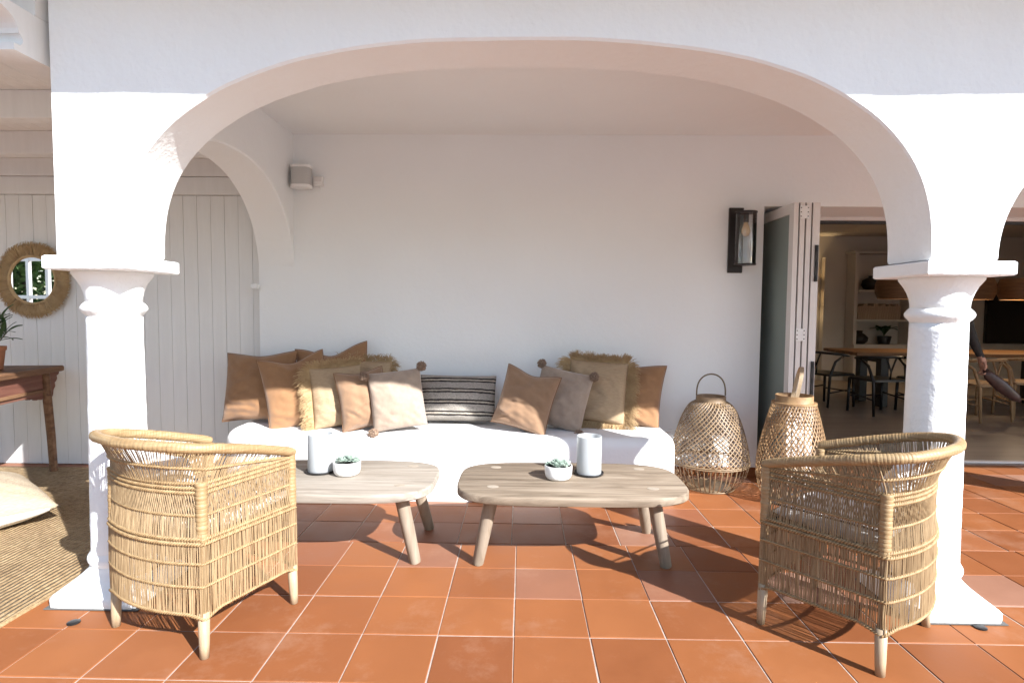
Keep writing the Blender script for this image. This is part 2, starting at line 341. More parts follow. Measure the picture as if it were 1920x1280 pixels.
# ================================================================ COLUMNS
def column(x,y,label):
    t=thing('column',label,'column',(x,y,0),0,'round white columns under the arches')
    # plinth: square slab with sloping shoulders up to the round base
    b=MB(); rings=[]; n=48
    def sq(a,half,k):
        c,s=math.cos(a),math.sin(a); m_=max(abs(c),abs(s)); r=half/m_; return r*k+(1-k)*half
    spec=[(.194,.0,1),(.198,.010,1),(.199,.036,.99),(.190,.048,.97),(.160,.078,.80),(.138,.105,.40),(.124,.125,0),(.121,.14,0)]
    P=[];F=[]
    for h,z,k in spec:
        for j in range(n):
            a=2*PI*(j+.5)/n; r=sq(a,h,k); P.append((r*math.cos(a),r*math.sin(a),z))
    for i in range(len(spec)-1):
        for j in range(n): F.append((i*n+j,i*n+(j+1)%n,(i+1)*n+(j+1)%n,(i+1)*n+j))
    F.append(tuple(range(n-1,-1,-1))); F.append(tuple((len(spec)-1)*n+j for j in range(n)))
    MB().add(P,F).build('plinth','plaster',t,True)
    MB().b2(-.2015,.2015,-.2025,.2015,.0005,.006,.0015).build('mortar_joint','concrete',t)
    pr=[(.119,.135)]+[(.117+.013*math.sin(PI*q/8),.14+.058*q/8) for q in range(9)]+[(.114,.205)]
    MB().lathe(pr,48).build('base_ring','plaster',t,'all')
    sh=[(.1165,.19)]+[(.1155-.0095*q/28+.0016*noise.noise((q*.9,x,2)),.205+q*1.035/28) for q in range(29)]
    MB().lathe(sh,48,jit=.0007).build('shaft','plaster',t,'all')
    pr=[(.104,1.235)]+[(.107+.020*math.sin(PI*q/10),1.247+.058*q/10) for q in range(11)]+[(.104,1.308)]
    MB().lathe(pr,48).build('neck_ring','plaster',t,'all')
    cp=[(.107,1.30),(.108,1.325),(.112,1.345),(.121,1.372),(.133,1.395),(.146,1.413),(.153,1.424),(.155,1.437)]
    MB().lathe(cp,48,jit=.0006).build('capital','plaster',t,'all')
    MB().box((.022 if x<0 else -.018 if x<3 else 0,-.02,1.4645),(.352,.362,.057),None,.006).build('abacus','plaster',t)
    return t
column(-1.815,2.545,'round white column beside the jute rug, woven chair shadow on its shaft')
column(1.815,2.545,'round white column before the folding glass doors')
column(5.41,2.545,'round white column at the far end beyond the dining room opening')
# ================================================================ BACK WALL, CEILING, ROOF
hw=thing('house_wall','white plaster back wall behind the built-in bench','wall',(0,4.48,0))
MB().b2(-2.05,1.842,0,.5,0,2.70).build('wall_panel','plaster2',hw)
MB().b2(1.842,7.6,0,.499,2.085,2.70).build('lintel','plaster2',hw)
MB().b2(7.6,8.6,0,.5,0,2.70).build('end_panel','plaster2',hw)
sk=MB().box((0,0,.035),(.294,.012,.072),None,.002); s0=None
for q in range(3):
    if s0 is None: s0=sk.build('skirting_tile','tile',hw); o=s0
    else: o=s0.copy(); COL.objects.link(o); o.parent=hw
    o.location=(1.03+.15+q*.2705,-.006,0); o.scale=(.91,1,1)
vc=MB().b2(-2.04,8.6,2.62,4.60,2.615,2.665).build('veranda_ceiling','plaster2'); struct(vc)
rf=MB().prism([(-9,5.6)]+[(-9+18.2*q/240,1.75+.011*noise.noise((q*.55,1,0))+.006*noise.noise((q*1.9,4,0))) for q in range(241)]+[(9.2,5.6)],'Z',2.738,2.86); rf=rf.build('porch_roof','plaster2'); struct(rf)
# ================================================================ LEFT TIMBER PORCH
tw=thing('timber_wall','white painted timber wall of vertical boards behind console and mirror','wall',(0,4.58,0))
bd=MB().box((0,.012,1.085),(.1075,.024,2.165),None,.004); b0=None
for q in range(42):
    if b0 is None: b0=bd.build('board','paint',tw); o=b0
    else: o=b0.copy(); COL.objects.link(o); o.parent=tw
    o.location=(-6.6+.11*q,random.uniform(-.0012,.0012),.0)
MB().b2(-6.7,-1.98,.02,.06,0,2.5).build('backing','paint',tw)
MB().b2(-6.7,-2.0,-.012,.019,2.17,2.308,.003).build('head_board','paint',tw)
MB().b2(-6.7,-2.0,-.022,.0185,2.312,2.45,.003).build('top_board','paint',tw)
pc=thing('porch_ceiling','white tongue and groove porch ceiling on cross beams above the rug','ceiling',(-4.4,3.4,2.45))
cb=MB().box((0,0,.01),(.1035,2.36,.02),None,.003); c0=None
for q in range(43):
    if c0 is None: c0=cb.build('ceiling_board','paint',pc); o=c0
    else: o=c0.copy(); COL.objects.link(o); o.parent=pc
    o.location=(-2.2+.106*q,.0,0)
for Y in(3.14,3.86):
    bmb=MB().box((0,.045,-.075),(4.62,.09,.15),None,.004).build('cross_beam','paint',pc); bmb.location=(0.02,Y-3.4,-.0006)
eb=thing('eaves_beam','white timber eaves beam with an ogee carved bracket beside the arch pier','beam',(-2.0,2.42,2.30))
MB().b2(-4.6,.02,-.05,.10,.155,.30,.004).build('beam','paint',eb)
og=[(.115,.155),(-.30,.155)]+[(-.30+.17*(1-math.cos(PI*q/12))/2*1.0,.155-.035*q/12-.07*(q/12)**3) for q in range(13)]
og+=[(-.125+.012*math.sin(PI*q/6),.05-.045*q/6) for q in range(7)]+[(-.155,.004),(-.155,-.022),(.115,-.022)]
MB().prism([(p[0],p[1]) for p in og],'X',-.115,.02).build('bracket','paint',eb)
eb.children[1].rotation_euler=(0,0,0)
# ================================================================ BENCH
def rounded_plan(x0,x1,y0,y1,rfl,rfr,seg=14):
    P=[(x1,y1),(x0,y1)]
    P+=[(x0+rfl-rfl*math.cos(PI/2*q/seg),y0+rfl-rfl*math.sin(PI/2*q/seg)) for q in range(seg+1)]
    k=24
    P+=[(x0+rfl+(x1-rfr-x0-rfl)*q/k,y0) for q in range(1,k)]
    P+=[(x1-rfr+rfr*math.sin(PI/2*q/seg),y0+rfr-rfr*math.cos(PI/2*q/seg)) for q in range(seg+1)]
    return P
def bench():
    x0,x1,y0,y1,H=-2.09,1.035,3.785,4.50,.432
    P=[];F=[]; rr=.075; specs=[(0,0),(0,.12),(0,.24),(0,H-rr)]+[(rr*(1-math.cos(PI/2*q/7)),H-rr+rr*math.sin(PI/2*q/7)) for q in range(1,8)]+[(.2,H+.001)]
    k=None
    for off,z in specs:
        a=[(x,y) for x,y in rounded_plan(x0+off,x1-off*.3,y0+off+(.02 if z>.12 else 0)*z,y1,.30-off*.6,.07)]
        k=len(a)
        for (x,y) in a: P.append((x,y+.004*noise.noise((x*3,z*6,1)),z+.003*noise.noise((x*2.5,y*3,5)) if z>.01 else 0))
    for i in range(len(specs)-1):
        for j in range(k): F.append((i*k+j,i*k+(j+1)%k,(i+1)*k+(j+1)%k,(i+1)*k+j))
    F.append(tuple((len(specs)-1)*k+j for j in range(k)))
    o=MB().add(P,F).build('built_in_bench','bench',None,'all'); return tag(o,'low white plastered built-in bench with rounded edges along the back wall','bench')
bench()
ht=thing('wall_hatch','small square grille cover on the wall at the bench end','vent cover',(1.118,4.478,.298))
MB().box((0,-.004,0),(.13,.01,.135),None,.002).build('plate','plaster2',ht)
for q in range(4): MB().box((0,-.011,-.045+.03*q),(.10,.006,.01),None,.001).build('slat','alu',ht)
# ================================================================ CUSHIONS
def Rp(lean,yw,rl): return Matrix.Rotation(yw,4,'Z')@Matrix.Rotation(-lean,4,'X')@Matrix.Rotation(rl,4,'Y')
def pillow_surf(w,h,t,seed,dip=0,concave=.07,slump=0,n=30,wr=1):
    def f(u,v,side):
        x=w/2*u*(1-concave*(1-v*v)*abs(u)**2); z=h/2*v*(1-concave*(1-u*u)*abs(v)**2)
        th=t*.62*(max(0,(1-u**2)*(1-v**2))**.5)
        if dip and v>0: z-=dip*math.exp(-(u*1.9)**2)*v*v; th*=1-.35*math.exp(-(u*1.9)**2)*v*v
        if slump: th*=1+slump*(-v)*.5
        edge=(1-abs(u)**6)*(1-abs(v)**6)
        fold=0
        for kk in range(5):
            cx_=math.sin(seed*3.7+kk*2.1)*.75; cz_=-.55+.5*math.sin(seed*1.9+kk*1.3); an=math.sin(seed+kk*5)*.5; du=(u-cx_)*math.cos(an)+(v-cz_)*math.sin(an); dv=-(u-cx_)*math.sin(an)+(v-cz_)*math.cos(an)
            fold+=-.011*math.exp(-(dv/.055)**2)*math.exp(-(du/.33)**2)+.008*math.exp(-((dv-.1)/.07)**2)*math.exp(-(du/.33)**2)
        cr=.013*noise.noise((u*2.2+seed,v*2.2,seed*3.1+side))+.009*noise.noise((u*3.2+seed*2,v*5.5+u*2,seed+side*2))+.004*abs(noise.noise((u*6+v*4,v*9-u*3,seed*1.3+side)))*min(1,max(0,.9-v))
        # creases running into the corners
        cr+=.004*math.sin(9*math.atan2(v,u)+seed)*min(1,(u*u+v*v))
        return Vector((x,side*(th+(cr+fold*wr)*edge),z))
    return f
def pillow(name,w,h,t,seed,mat,dip=0,concave=.07,n=44,parent=None,slump=.3):
    f=pillow_surf(w,h,t,seed,dip,concave,slump,wr=1 if mat in('tan','tan2') else .35); P=[];F=[]; g=[-1+2*i/n for i in range(n+1)]
    g=[math.copysign(abs(q)**.8,q) for q in g]
    for side in(-1,1):
        o=len(P)
        for v in g:
            for u in g: P.append(f(u,v,side))
        for i in range(n):
            for j in range(n): F.append((o+i*(n+1)+j,o+i*(n+1)+j+1,o+(i+1)*(n+1)+j+1,o+(i+1)*(n+1)+j))
    mb=MB().add(P,F); o=mb.build(name,mat,parent,'all'); 
    import bmesh
    bm=bmesh.new(); bm.from_mesh(o.data); bmesh.ops.remove_doubles(bm,verts=bm.verts,dist=.0004); bmesh.ops.recalc_face_normals(bm,faces=bm.faces); bm.to_mesh(bm_me:=o.data); bm.free()
    for p_ in o.data.polygons: p_.use_smooth=True
    edge=[f(-1+2*i/24,-1,1) for i in range(24)]+[f(1,-1+2*i/24,1) for i in range(24)]+[f(1-2*i/24,1,1) for i in range(24)]+[f(-1,1-2*i/24,1) for i in range(24)]
    return o,edge
def fringe(parent,edge,length,count,seed,sides):
    random.seed(seed); mb=MB(); k=len(edge); c=sum(edge,Vector())/k
    for q in range(count):
        i=random.randrange(k); 
        if i*4//k not in sides: continue
        a=edge[i].lerp(edge[(i+1)%k],random.random()); out=(a-c); out.y=0; 
        s_=i*4//k; out=Vector(((0,0,-1),(1,0,0),(0,0,1),(-1,0,0))[s_])+out.normalized()*.25
        out=(out+Vector((random.gauss(0,.4),random.uniform(-.6,.3),random.gauss(0,.4)))+Vector((1,0,1))*.6*noise.noise((i*.55,seed,0))).normalized()
        L=length*random.uniform(.45,1.15)*(1+.45*noise.noise((i*.4,seed*2,5))); p=[a-out*.015,a+out*L*.4,a+out*L*.75+Vector((0,-.004,-.15*L)),a+out*L+Vector((random.uniform(-.01,.01),-.008,-.3*L))]
        mb.tube(p,[.0017,.0016,.0013,.0006],4,flat=.5)
    random.seed(7)
    return mb.build('fringe','raffiaf',parent,kind='stuff')
def pompom(parent,loc,r=.036):
    mb=MB(); random.seed(int(abs(loc[0]*1e3))+3)
    mb.lathe([(.001,-r*.7),(r*.5,-r*.5),(r*.72,0),(r*.5,r*.5),(.001,r*.7)],12)
    for q in range(260):
        z=random.uniform(-1,1); a=random.uniform(0,2*PI); s_=math.sqrt(1-z*z); d=Vector((s_*math.cos(a),s_*math.sin(a),z)); e=d+Vector((random.uniform(-.3,.3),random.uniform(-.3,.3),random.uniform(-.3,.3)))
        mb.tube([d*r*.55,e.normalized()*r*random.uniform(.9,1.1)],[.0032,.0022],4)
    o=mb.build('pompom','pom',parent); o.location=loc; random.seed(7); return o
def cushion(name,label,px,w,h,t,lean,yw,rl,seed,mat,pipe=None,dip=0,grp='cushions on the bench',conc=.07):
    o,edge=pillow(name,w,h,t,seed,mat,dip,conc); tag(o,label,'cushion',grp)
    o.matrix_world=Matrix.Translation(px)@Rp(lean,yw,rl)
    if pipe: MB().tube(edge,.0035,6,closed=True).build('piping',pipe,o,'all')
    return o,edge
R=math.radians
cushion('cushion','large tan linen cushion against the boards at the rounded bench end',(-1.955,4.26,.70),.56,.52,.17,R(14),R(-6),R(-3),1,'tan','tanpipe',dip=.02)
cushion('cushion','tallest tan linen cushion with one raised ear behind the fringed cushions',(-1.42,4.33,.735),.54,.56,.15,R(14),R(6),R(-7),2,'tan','tanpipe',dip=.07)
cushion('cushion','tan linen cushion with chopped top leaning before the tallest one',(-1.63,4.14,.685),.46,.54,.16,R(13),R(24),R(-9),3,'tan','tanpipe',dip=.05)
o,e=cushion('fringed_cushion','raffia cushion with frayed tuft peeping out behind the pompom cushion',(-1.20,4.33,.685),.40,.42,.12,R(13),R(4),R(3),4,'raffia',conc=.03); fringe(o,e,.078,1700,4,(1,2,3))
o,e=cushion('fringed_cushion','raffia cushion with long fringe beside the chopped tan cushion',(-1.315,4.09,.655),.36,.43,.13,R(13),R(22),R(-4),5,'raffia',conc=.03); fringe(o,e,.088,2800,5,(2,3))
cushion('cushion','caramel linen cushion wedged between raffia and pompom cushions',(-1.115,4.02,.65),.34,.42,.14,R(14),R(24),R(-7),6,'tan2','tanpipe',dip=.02)
o,e=cushion('pompom_cushion','beige wool cushion with three brown pompoms beside the striped cushion',(-.865,3.99,.652),.37,.41,.13,R(16),R(16),R(-6),7,'beige',conc=.03)
for q in((-.205,-.02,.19),(.195,-.02,.21),(-.19,-.035,-.215)): pompom(o,q)
cushion('striped_cushion','cream and black striped lumbar cushion in the middle of the bench','x' and (-.475,4.28,.622),.575,.345,.15,R(16),R(0),R(.5),8,'stripe',conc=.03)
cushion('cushion','caramel linen cushion leaning right of the striped cushion',(.035,4.02,.655),.40,.43,.15,R(16),R(-14),R(13),9,'tan2','tanpipe',dip=.03)
o,e=cushion('pompom_cushion','beige wool cushion with pompoms tucked before the big raffia cushion',(.285,4.12,.65),.40,.42,.13,R(15),R(-20),R(10),10,'beige',conc=.03)
for q in((-.205,0,.215),(.205,-.02,.205),(.20,-.03,-.215)): pompom(o,q)
o,e=cushion('fringed_cushion','large raffia cushion with thick fringe on every side',(.555,4.22,.69),.43,.45,.15,R(15),R(-12),R(3),11,'raffia',conc=.03); fringe(o,e,.088,4200,11,(0,1,2,3))
cushion('cushion','tan linen cushion with flared corner at the hatch end of the bench',(.80,4.29,.675),.50,.48,.15,R(14),R(-10),R(7),12,'tan','tanpipe',dip=.03)
# ================================================================ COFFEE TABLES
def table(name,label,loc,mat,L=1.125,W=.64):
    t=thing(name,label,'coffee table',loc,0,'low coffee tables before the bench')
    n=4.0; th=.043; zt=.40; pl_=[-W/2,-W/2+.245,-W/2+.42,W/2]
    def half(y): return L/2*(max(0,1-abs(2*y/W)**n))**(1/n)
    for q in range(3):
        ya,yb=pl_[q]+.0028,pl_[q+1]-.0028; ys=[ya+(yb-ya)*i/16 for i in range(17)]
        if q==0: ys=[-W/2+(yb+W/2)*(1-math.cos(PI/2*i/20)) for i in range(21)]
        if q==2: ys=[W/2-(W/2-ya)*(1-math.cos(PI/2*i/20)) for i in range(20,-1,-1)]
        out=[(half(y),y) for y in ys]+[(-half(y),y) for y in reversed(ys)]
        P=[];F=[];k=len(out); cx,cy=0,sum(ys)/len(ys)
        for z,sx,sy in((zt-th,.988,.985),(zt-th+.006,1,1),(zt-.008,1,1),(zt-.002,.994,.992),(zt,.985,.98)):
            for x,y in out:
                yy=y*sy if (q==0 and y<-.2) or (q==2 and y>.2) else y
                P.append((x*sx,yy,z))
        for i in range(4):
            for j in range(k): F.append((i*k+j,i*k+(j+1)%k,i*k+k+(j+1)%k,i*k+k+j))
        F.append(tuple(range(k-1,-1,-1))); F.append(tuple(4*k+j for j in range(k)))
        MB().add(P,F).build('plank',mat,t,True)
    for sx in(-1,1):
        for sy in(-1,1):
            yt,yb_=(-.155,-.145) if sy<0 else (.20,.31); top=Vector((sx*.40,yt,.372)); bot=Vector((sx*.475,yb_,0))
            MB().tube([bot,bot.lerp(top,.02),bot.lerp(top,.5),top],[.0265,.029,.033,.035],20).build('leg','teakleg',t,True)
            pg=MB().lathe([(.026,0),(.026,.0012)],20).build('peg','peg',t); pg.location=(sx*.40,yt,zt+.0003); pg.scale=(1.15,.85,1)
    return t
table('coffee_table','brown weathered teak coffee table with rounded corners before the bench centre',(.262,2.995,0),'teakA',1.17)
table('coffee_table','bleached grey teak coffee table partly behind a woven armchair',(-1.005,3.0,0),'teakB')
# ---------------- candles and succulents
ZT=.4004
def hurricane(x,y,label):
    t=thing('candle_holder',label,'candle holder',(x,y,ZT),0,'frosted candle holders')
    MB().lathe([(.070,0),(.078,.003),(.080,.012),(.078,.014),(.074,.010),(.072,.007),(.001,.007)],40,cap=False).build('tray','black',t,'all')
    MB().lathe([(.0655,.0085),(.0665,.012),(.0665,.205),(.066,.209),(.0635,.209),(.063,.205),(.063,.014),(.001,.013)],40,cap=False).build('glass_cylinder','candleglass',t,'all')
    return t
hurricane(-1.083,3.065,'frosted glass candle cylinder on black tray, bleached grey table')
hurricane(.37,3.085,'frosted glass candle cylinder on black tray, brown teak table')
def candle(x,y,label):
    c=MB().lathe([(.034,0),(.035,.004),(.035,.098),(.032,.103),(.006,.101),(.0022,.101),(.0015,.112)],24,c=(0,0,0)).build('candle','ceramic',None,True); c.location=(x,y,ZT+.0142); tag(c,label,'candle','candles inside frosted cylinders')
candle(-1.083,3.065,'white pillar candle inside the frosted cylinder on the bleached grey table'); candle(.37,3.085,'white pillar candle inside the frosted cylinder on the brown teak table')
def succulent(x,y,label,seed):
    random.seed(seed); t=thing('succulent',label,'potted plant',(x,y,ZT),random.uniform(0,6),'small potted succulents')
    MB().lathe([(.045,0),(.058,.003),(.067,.014),(.071,.03),(.0725,.05),(.0725,.071),(.071,.074),(.068,.0735),(.067,.068),(.067,.06)],40).build('pot','ceramic',t,'all')
    MB().lathe([(.0665,.055),(.0665,.062),(.001,.064)],24).build('soil','soil',t)
    for (rx,ry,rs,tilt) in((.0,-.012,.045,.15),(.035,.012,.036,.5),(-.035,.01,.037,.5),(.005,.036,.034,.4),(-.012,-.042,.028,.55),(.04,-.03,.027,.6)):
        mb=MB()
        for lay in range(4):
            kk=8-lay
            for q in range(kk):
                a=2*PI*q/kk+lay*.4+random.uniform(-.1,.1); el=R(12+lay*20+random.uniform(-6,6)); L=rs*(1-.16*lay); wd=L*.30; tk=L*.09
                d=Vector((math.cos(a)*math.cos(el),math.sin(a)*math.cos(el),math.sin(el))); sd_=Vector((-math.sin(a),math.cos(a),0)); up=d.cross(sd_)*-1
                b0_=Vector((0,0,lay*.003)); pts=[]
                for f_,w_ in((.05,.45),(.4,.85),(.72,1),(.9,.6),(1,.02)):
                    c_=b0_+d*L*f_+up*(.0-.06*L*f_*(1-f_)); pts+=[c_-sd_*wd*w_+up*tk*.5*w_,c_-up*tk*w_,c_+sd_*wd*w_+up*tk*.5*w_,c_+up*tk*.2*w_]
                F=[]
                for i in range(4):
                    for j in range(4): F.append((i*4+j,i*4+(j+1)%4,i*4+4+(j+1)%4,i*4+4+j))
                F+=[(0,1,2,3),(16,17,18,19)]; mb.add(pts,F)
        o=mb.build('rosette','leafgrey',t,'all'); o.location=(rx,ry,.066+rs*.12); o.rotation_euler=(-ry*tilt*25,rx*tilt*25,random.uniform(0,6))
    random.seed(7); return t
succulent(-.926,3.02,'grey green succulent in white bowl on the bleached grey table',3); succulent(.199,2.995,'grey green succulent in white bowl on the brown teak table',5)
# ================================================================ WOVEN ARMCHAIRS
def catmull(pts,t):
    k=len(pts)-1; x=min(max(t,0),1)*k; i=min(int(x),k-1); f=x-i
    p=[Vector(pts[max(0,min(k,i+d))]) for d in(-1,0,1,2)]
    return .5*((2*p[1])+(-p[0]+p[2])*f+(2*p[0]-5*p[1]+4*p[2]-p[3])*f*f+(-p[0]+3*p[1]-3*p[2]+p[3])*f**3)
PX,PY=.252,.215
def base_pt(t):
    L=[2*PY,2*PX,2*PY]; s_=t*sum(L)
    if s_<L[0]: return Vector((PX,PY-s_,0))
    if s_<L[0]+L[1]:
        x=PX-(s_-L[0]); return Vector((x,-PY-.052*(1-(x/PX)**2),0))
    return Vector((-PX,-PY+(s_-L[0]-L[1]),0))
RIM=[(.254,.228,.664),(.272,.13,.694),(.296,-.03,.738),(.298,-.175,.772),(.222,-.295,.793),(.0,-.348,.80)]
RIM=RIM+[(-x,y,z) for x,y,z in RIM[-2::-1]]
ZB=.635
def chair_pt(t,z):
    """z<=1: height;  z>1: 1+s between the braided band and the rim"""
    if z<=1:
        p=base_pt(t); g=.006+.009*min(1,max(0,(.475-z)/.04)); p.x*=1+g/PX; p.y*=1+g/PY; p.z=z; return p
    s_=z-1; a=base_pt(t); a.x*=1+.006/PX; a.y*=1+.006/PY; a.z=ZB; r=catmull(RIM,t); q=a.lerp(r,s_); k=1-.0*s_
    fl_=s_**1.25-s_; q.x+=(r.x-a.x)*fl_; q.y+=(r.y-a.y)*fl_; return q
def rope(mb,path,r=.0045,pitch=.02,strands=2,off=.004):
    L=[0]
    for i in range(1,len(path)): L.append(L[-1]+(path[i]-path[i-1]).length)
    steps=int(L[-1]/pitch*7); 
    for s_ in range(strands):
        pts=[];j=0
        for q in range(steps+1):
            d=L[-1]*q/steps
            while j<len(L)-2 and L[j+1]<d: j+=1
            f=(d-L[j])/max(1e-9,L[j+1]-L[j]); c=path[j].lerp(path[j+1],f); T=(path[j+1]-path[j]).normalized(); side=T.cross(Vector((0,0,1))).normalized(); up=side.cross(T)
            a=2*PI*(d/pitch+s_/strands); pts.append(c+side*math.cos(a)*off+up*math.sin(a)*off)
        mb.tube(pts,r,4)
def armchair(seed=21):
    t=thing('woven_armchair','x','armchair')
    random.seed(seed)
    # reeds
    mb=MB()
    def reed(pts,outs,w,d=.0022):
        P=[];F=[]
        for p,o in zip(pts,outs):
            tg=Vector((0,0,1)).cross(o).normalized(); P+=[p+tg*w/2,p+o*d,p-tg*w/2,p-o*d*.6]
        for i in range(len(pts)-1):
            for j in range(4): F.append((i*4+j,i*4+(j+1)%4,i*4+4+(j+1)%4,i*4+4+j))
        mb.add(P,F)
    def outw(t_):
        a=base_pt(max(0,t_-.004)); b=base_pt(min(1,t_+.004)); d=(b-a).normalized(); return Vector((-d.y,d.x,0))*-1 if False else Vector((d.y,-d.x,0))*-1
    nr=262
    for q in range(nr):
        t0=(q+.5+random.uniform(-.3,.3))/nr; lean=random.uniform(-.006,.006); w=random.uniform(.0032,.0052)
        if random.random()<.03: continue
        zs=[.165,.22,.27,.355,.44,.53]
        if abs(t0-.5)>.5: continue
        pts=[];outs=[]
        for k,z in enumerate(zs+[.575,ZB]+[1.25,1.5,1.75,1.97]):
            tt=min(.999,max(.001,t0+lean*((z if z<1 else .635+(z-1)*.14)-.4)+random.uniform(-.0006,.0006)));
            p=chair_pt(tt,z); o_=(p-Vector((0,0,p.z))); o_=outw(tt); 
            if z==.165: p.z=.165+.02*(1-min(1,min(abs(t0-.307),abs(t0-.693),t0,1-t0)/.06))*-1
            pts.append(p+o_*random.uniform(-.0015,.0015)); outs.append(o_)
        reed(pts,outs,w)
    for q in range(150):     # crossing pairs between the two braids
        for sg in(-1,1):
            t0=(q+.5)/150; a=chair_pt(min(.999,max(.001,t0-sg*.006)),.535); b=chair_pt(min(.999,max(.001,t0+sg*.006)),.615); o_=outw(t0); a+=o_*.003*sg; b+=o_*.003*sg
            reed([a,b],[o_,o_],.0034,.0016)
    for q in range(76):
        x=-PX+2*PX*(q+.5+random.uniform(-.2,.2))/76; o_=Vector((0,1,0)); x2=x+random.uniform(-.003,.003)
        reed([Vector((x,PY+.014,.17)),Vector((x2,PY+.015,.3)),Vector((x,PY+.014,.43))],[o_]*3,random.uniform(.0034,.005))
    mb.build('reed_weave','reed',t,kind='stuff')
    def ring(z): return [chair_pt(.004+.992*q/90,z) for q in range(91)]
    front=lambda z:[Vector((-PX+2*PX*q/10,PY+.015,z)) for q in range(11)]
    for zs in((.613,.630,.647),(.428,.445),(.53,),(.355,),(.27,),(1.47,)):
        b_=MB()
        for z in zs: rope(b_,ring(z),.0047 if len(zs)>1 else .0042,.022,2,.0046 if len(zs)>1 else .0032)
        if len(zs)==2:
            for z in zs: rope(b_,front(z),.0047,.022,2,.0046)
        if zs[0] in(.355,.27): rope(b_,front(zs[0]),.0042,.022,2,.003)
        b_.build('braided_band','reedband',t,'all')
    b_=MB(); path=[]
    for q in range(121):
        tt=.003+.994*q/120; p=chair_pt(tt,.168); dd=min(abs(tt-.307),abs(tt-.693),tt,1-tt); p.z+=-.022*max(0,1-dd/.05)**1.5; path.append(p)
    rope(b_,path,.0044,.02,2,.0038); rope(b_,[Vector((-PX+2*PX*q/20,PY+.015,.168-.02*max(0,1-min(q,20-q)/2.5)**1.5)) for q in range(21)],.0044,.02,2,.0038)
    b_.build('bottom_edging','reedband',t,'all')
    nR=660; rp=[catmull(RIM,q/nR) for q in range(nR+1)]; wv=[random.uniform(-.035,.035) for _ in range(nR)]
    MB().tube(rp,[.0197*(.8+.2*min(1,min(q,nR-q)/30))*(1+wv[q//5]+(.0 if q%5 else -.075)) for q in range(nR+1)],12).build('rim','wrap',t,'all')
    for sx in(-1,1):
        for sy in(-1,1):
            top=.655 if sy>0 else .652
            pts=[(sx*PX,sy*PY,.15)]+[(sx*PX,sy*PY,.15+(top-.15)*q/160) for q in range(1,161)]
            wv=[random.uniform(-.05,.05) for _ in range(40)]; rad=[.013]+[.013 if q<90 else .0205*(1+wv[q//5]+(0 if q%5 else -.085)) for q in range(1,160)]+[.015 if sy<0 else .021]
            p=MB().tube(pts,rad,14).build('post','wrap',t,'all')
            MB().tube([(sx*(PX+.004),sy*(PY+.004),0),(sx*(PX+.003),sy*(PY+.003),.05),(sx*PX,sy*PY,.17)],[.0160,.0180,.0205],14).build('leg','peel',p,'all')
    sm=MB()
    for q in range(46): sm.b2(-PX+.012,PX-.012,-PY+.009*q+.001,-PY+.009*q+.0075,.405,.412)
    sm.build('seat','reed',t,kind='stuff')
    for sy in(-1,1): MB().tube([(-PX,sy*(PY-.004),.405),(PX,sy*(PY-.004),.405)],.012,8).build('seat_rail','peel',t,'all')
    random.seed(7)
    return t
CH1=place(armchair(),(-1.305,2.335,0),R(67-90),'woven reed armchair beside the rug column, back to the terrace, near the bleached table')
CH2=place(armchair(58),(1.335,2.335,0),R(130.5-90),'woven reed armchair before the column near the glass doors, turned toward the bench')
for c in(CH1,CH2): c['group']='pair of woven armchairs'
def chair_cushions(ch,which):
    o=MB(); n=18; 
    c,edge=pillow('seat_cushion',.47,.40,.11,31,'seatcloth',0,.01,24); 
    for v in c.data.vertices: v.co.y=math.copysign(min(abs(v.co.y),.042),v.co.y)
    tag(c,'white canvas seat cushion with black piping in the armchair '+which,'cushion','armchair seat cushions')
    c.matrix_world=Matrix.Translation(ch.location)@Matrix.Rotation(ch.rotation_euler.z,4,'Z')@Matrix.Translation((0,.0,.470))@Matrix.Rotation(R(-90),4,'X')
    for s_ in(-.036,.036): 
        q=MB().tube([e+Vector((0,s_,0)) for e in edge],.004,6,closed=True).build('piping','piping',c,'all')
    b,_=pillow('back_cushion',.38,.25,.09,33,'seatcloth',0,.04,20)
    tag(b,'white canvas back cushion leaning inside the armchair '+which,'cushion','armchair back cushions')
    b.matrix_world=Matrix.Translation(ch.location)@Matrix.Rotation(ch.rotation_euler.z,4,'Z')@Matrix.Translation((0,-.185,.615))@Matrix.Rotation(R(16),4,'X')
chair_cushions(CH1,'beside the rug column'); chair_cushions(CH2,'near the glass doors')
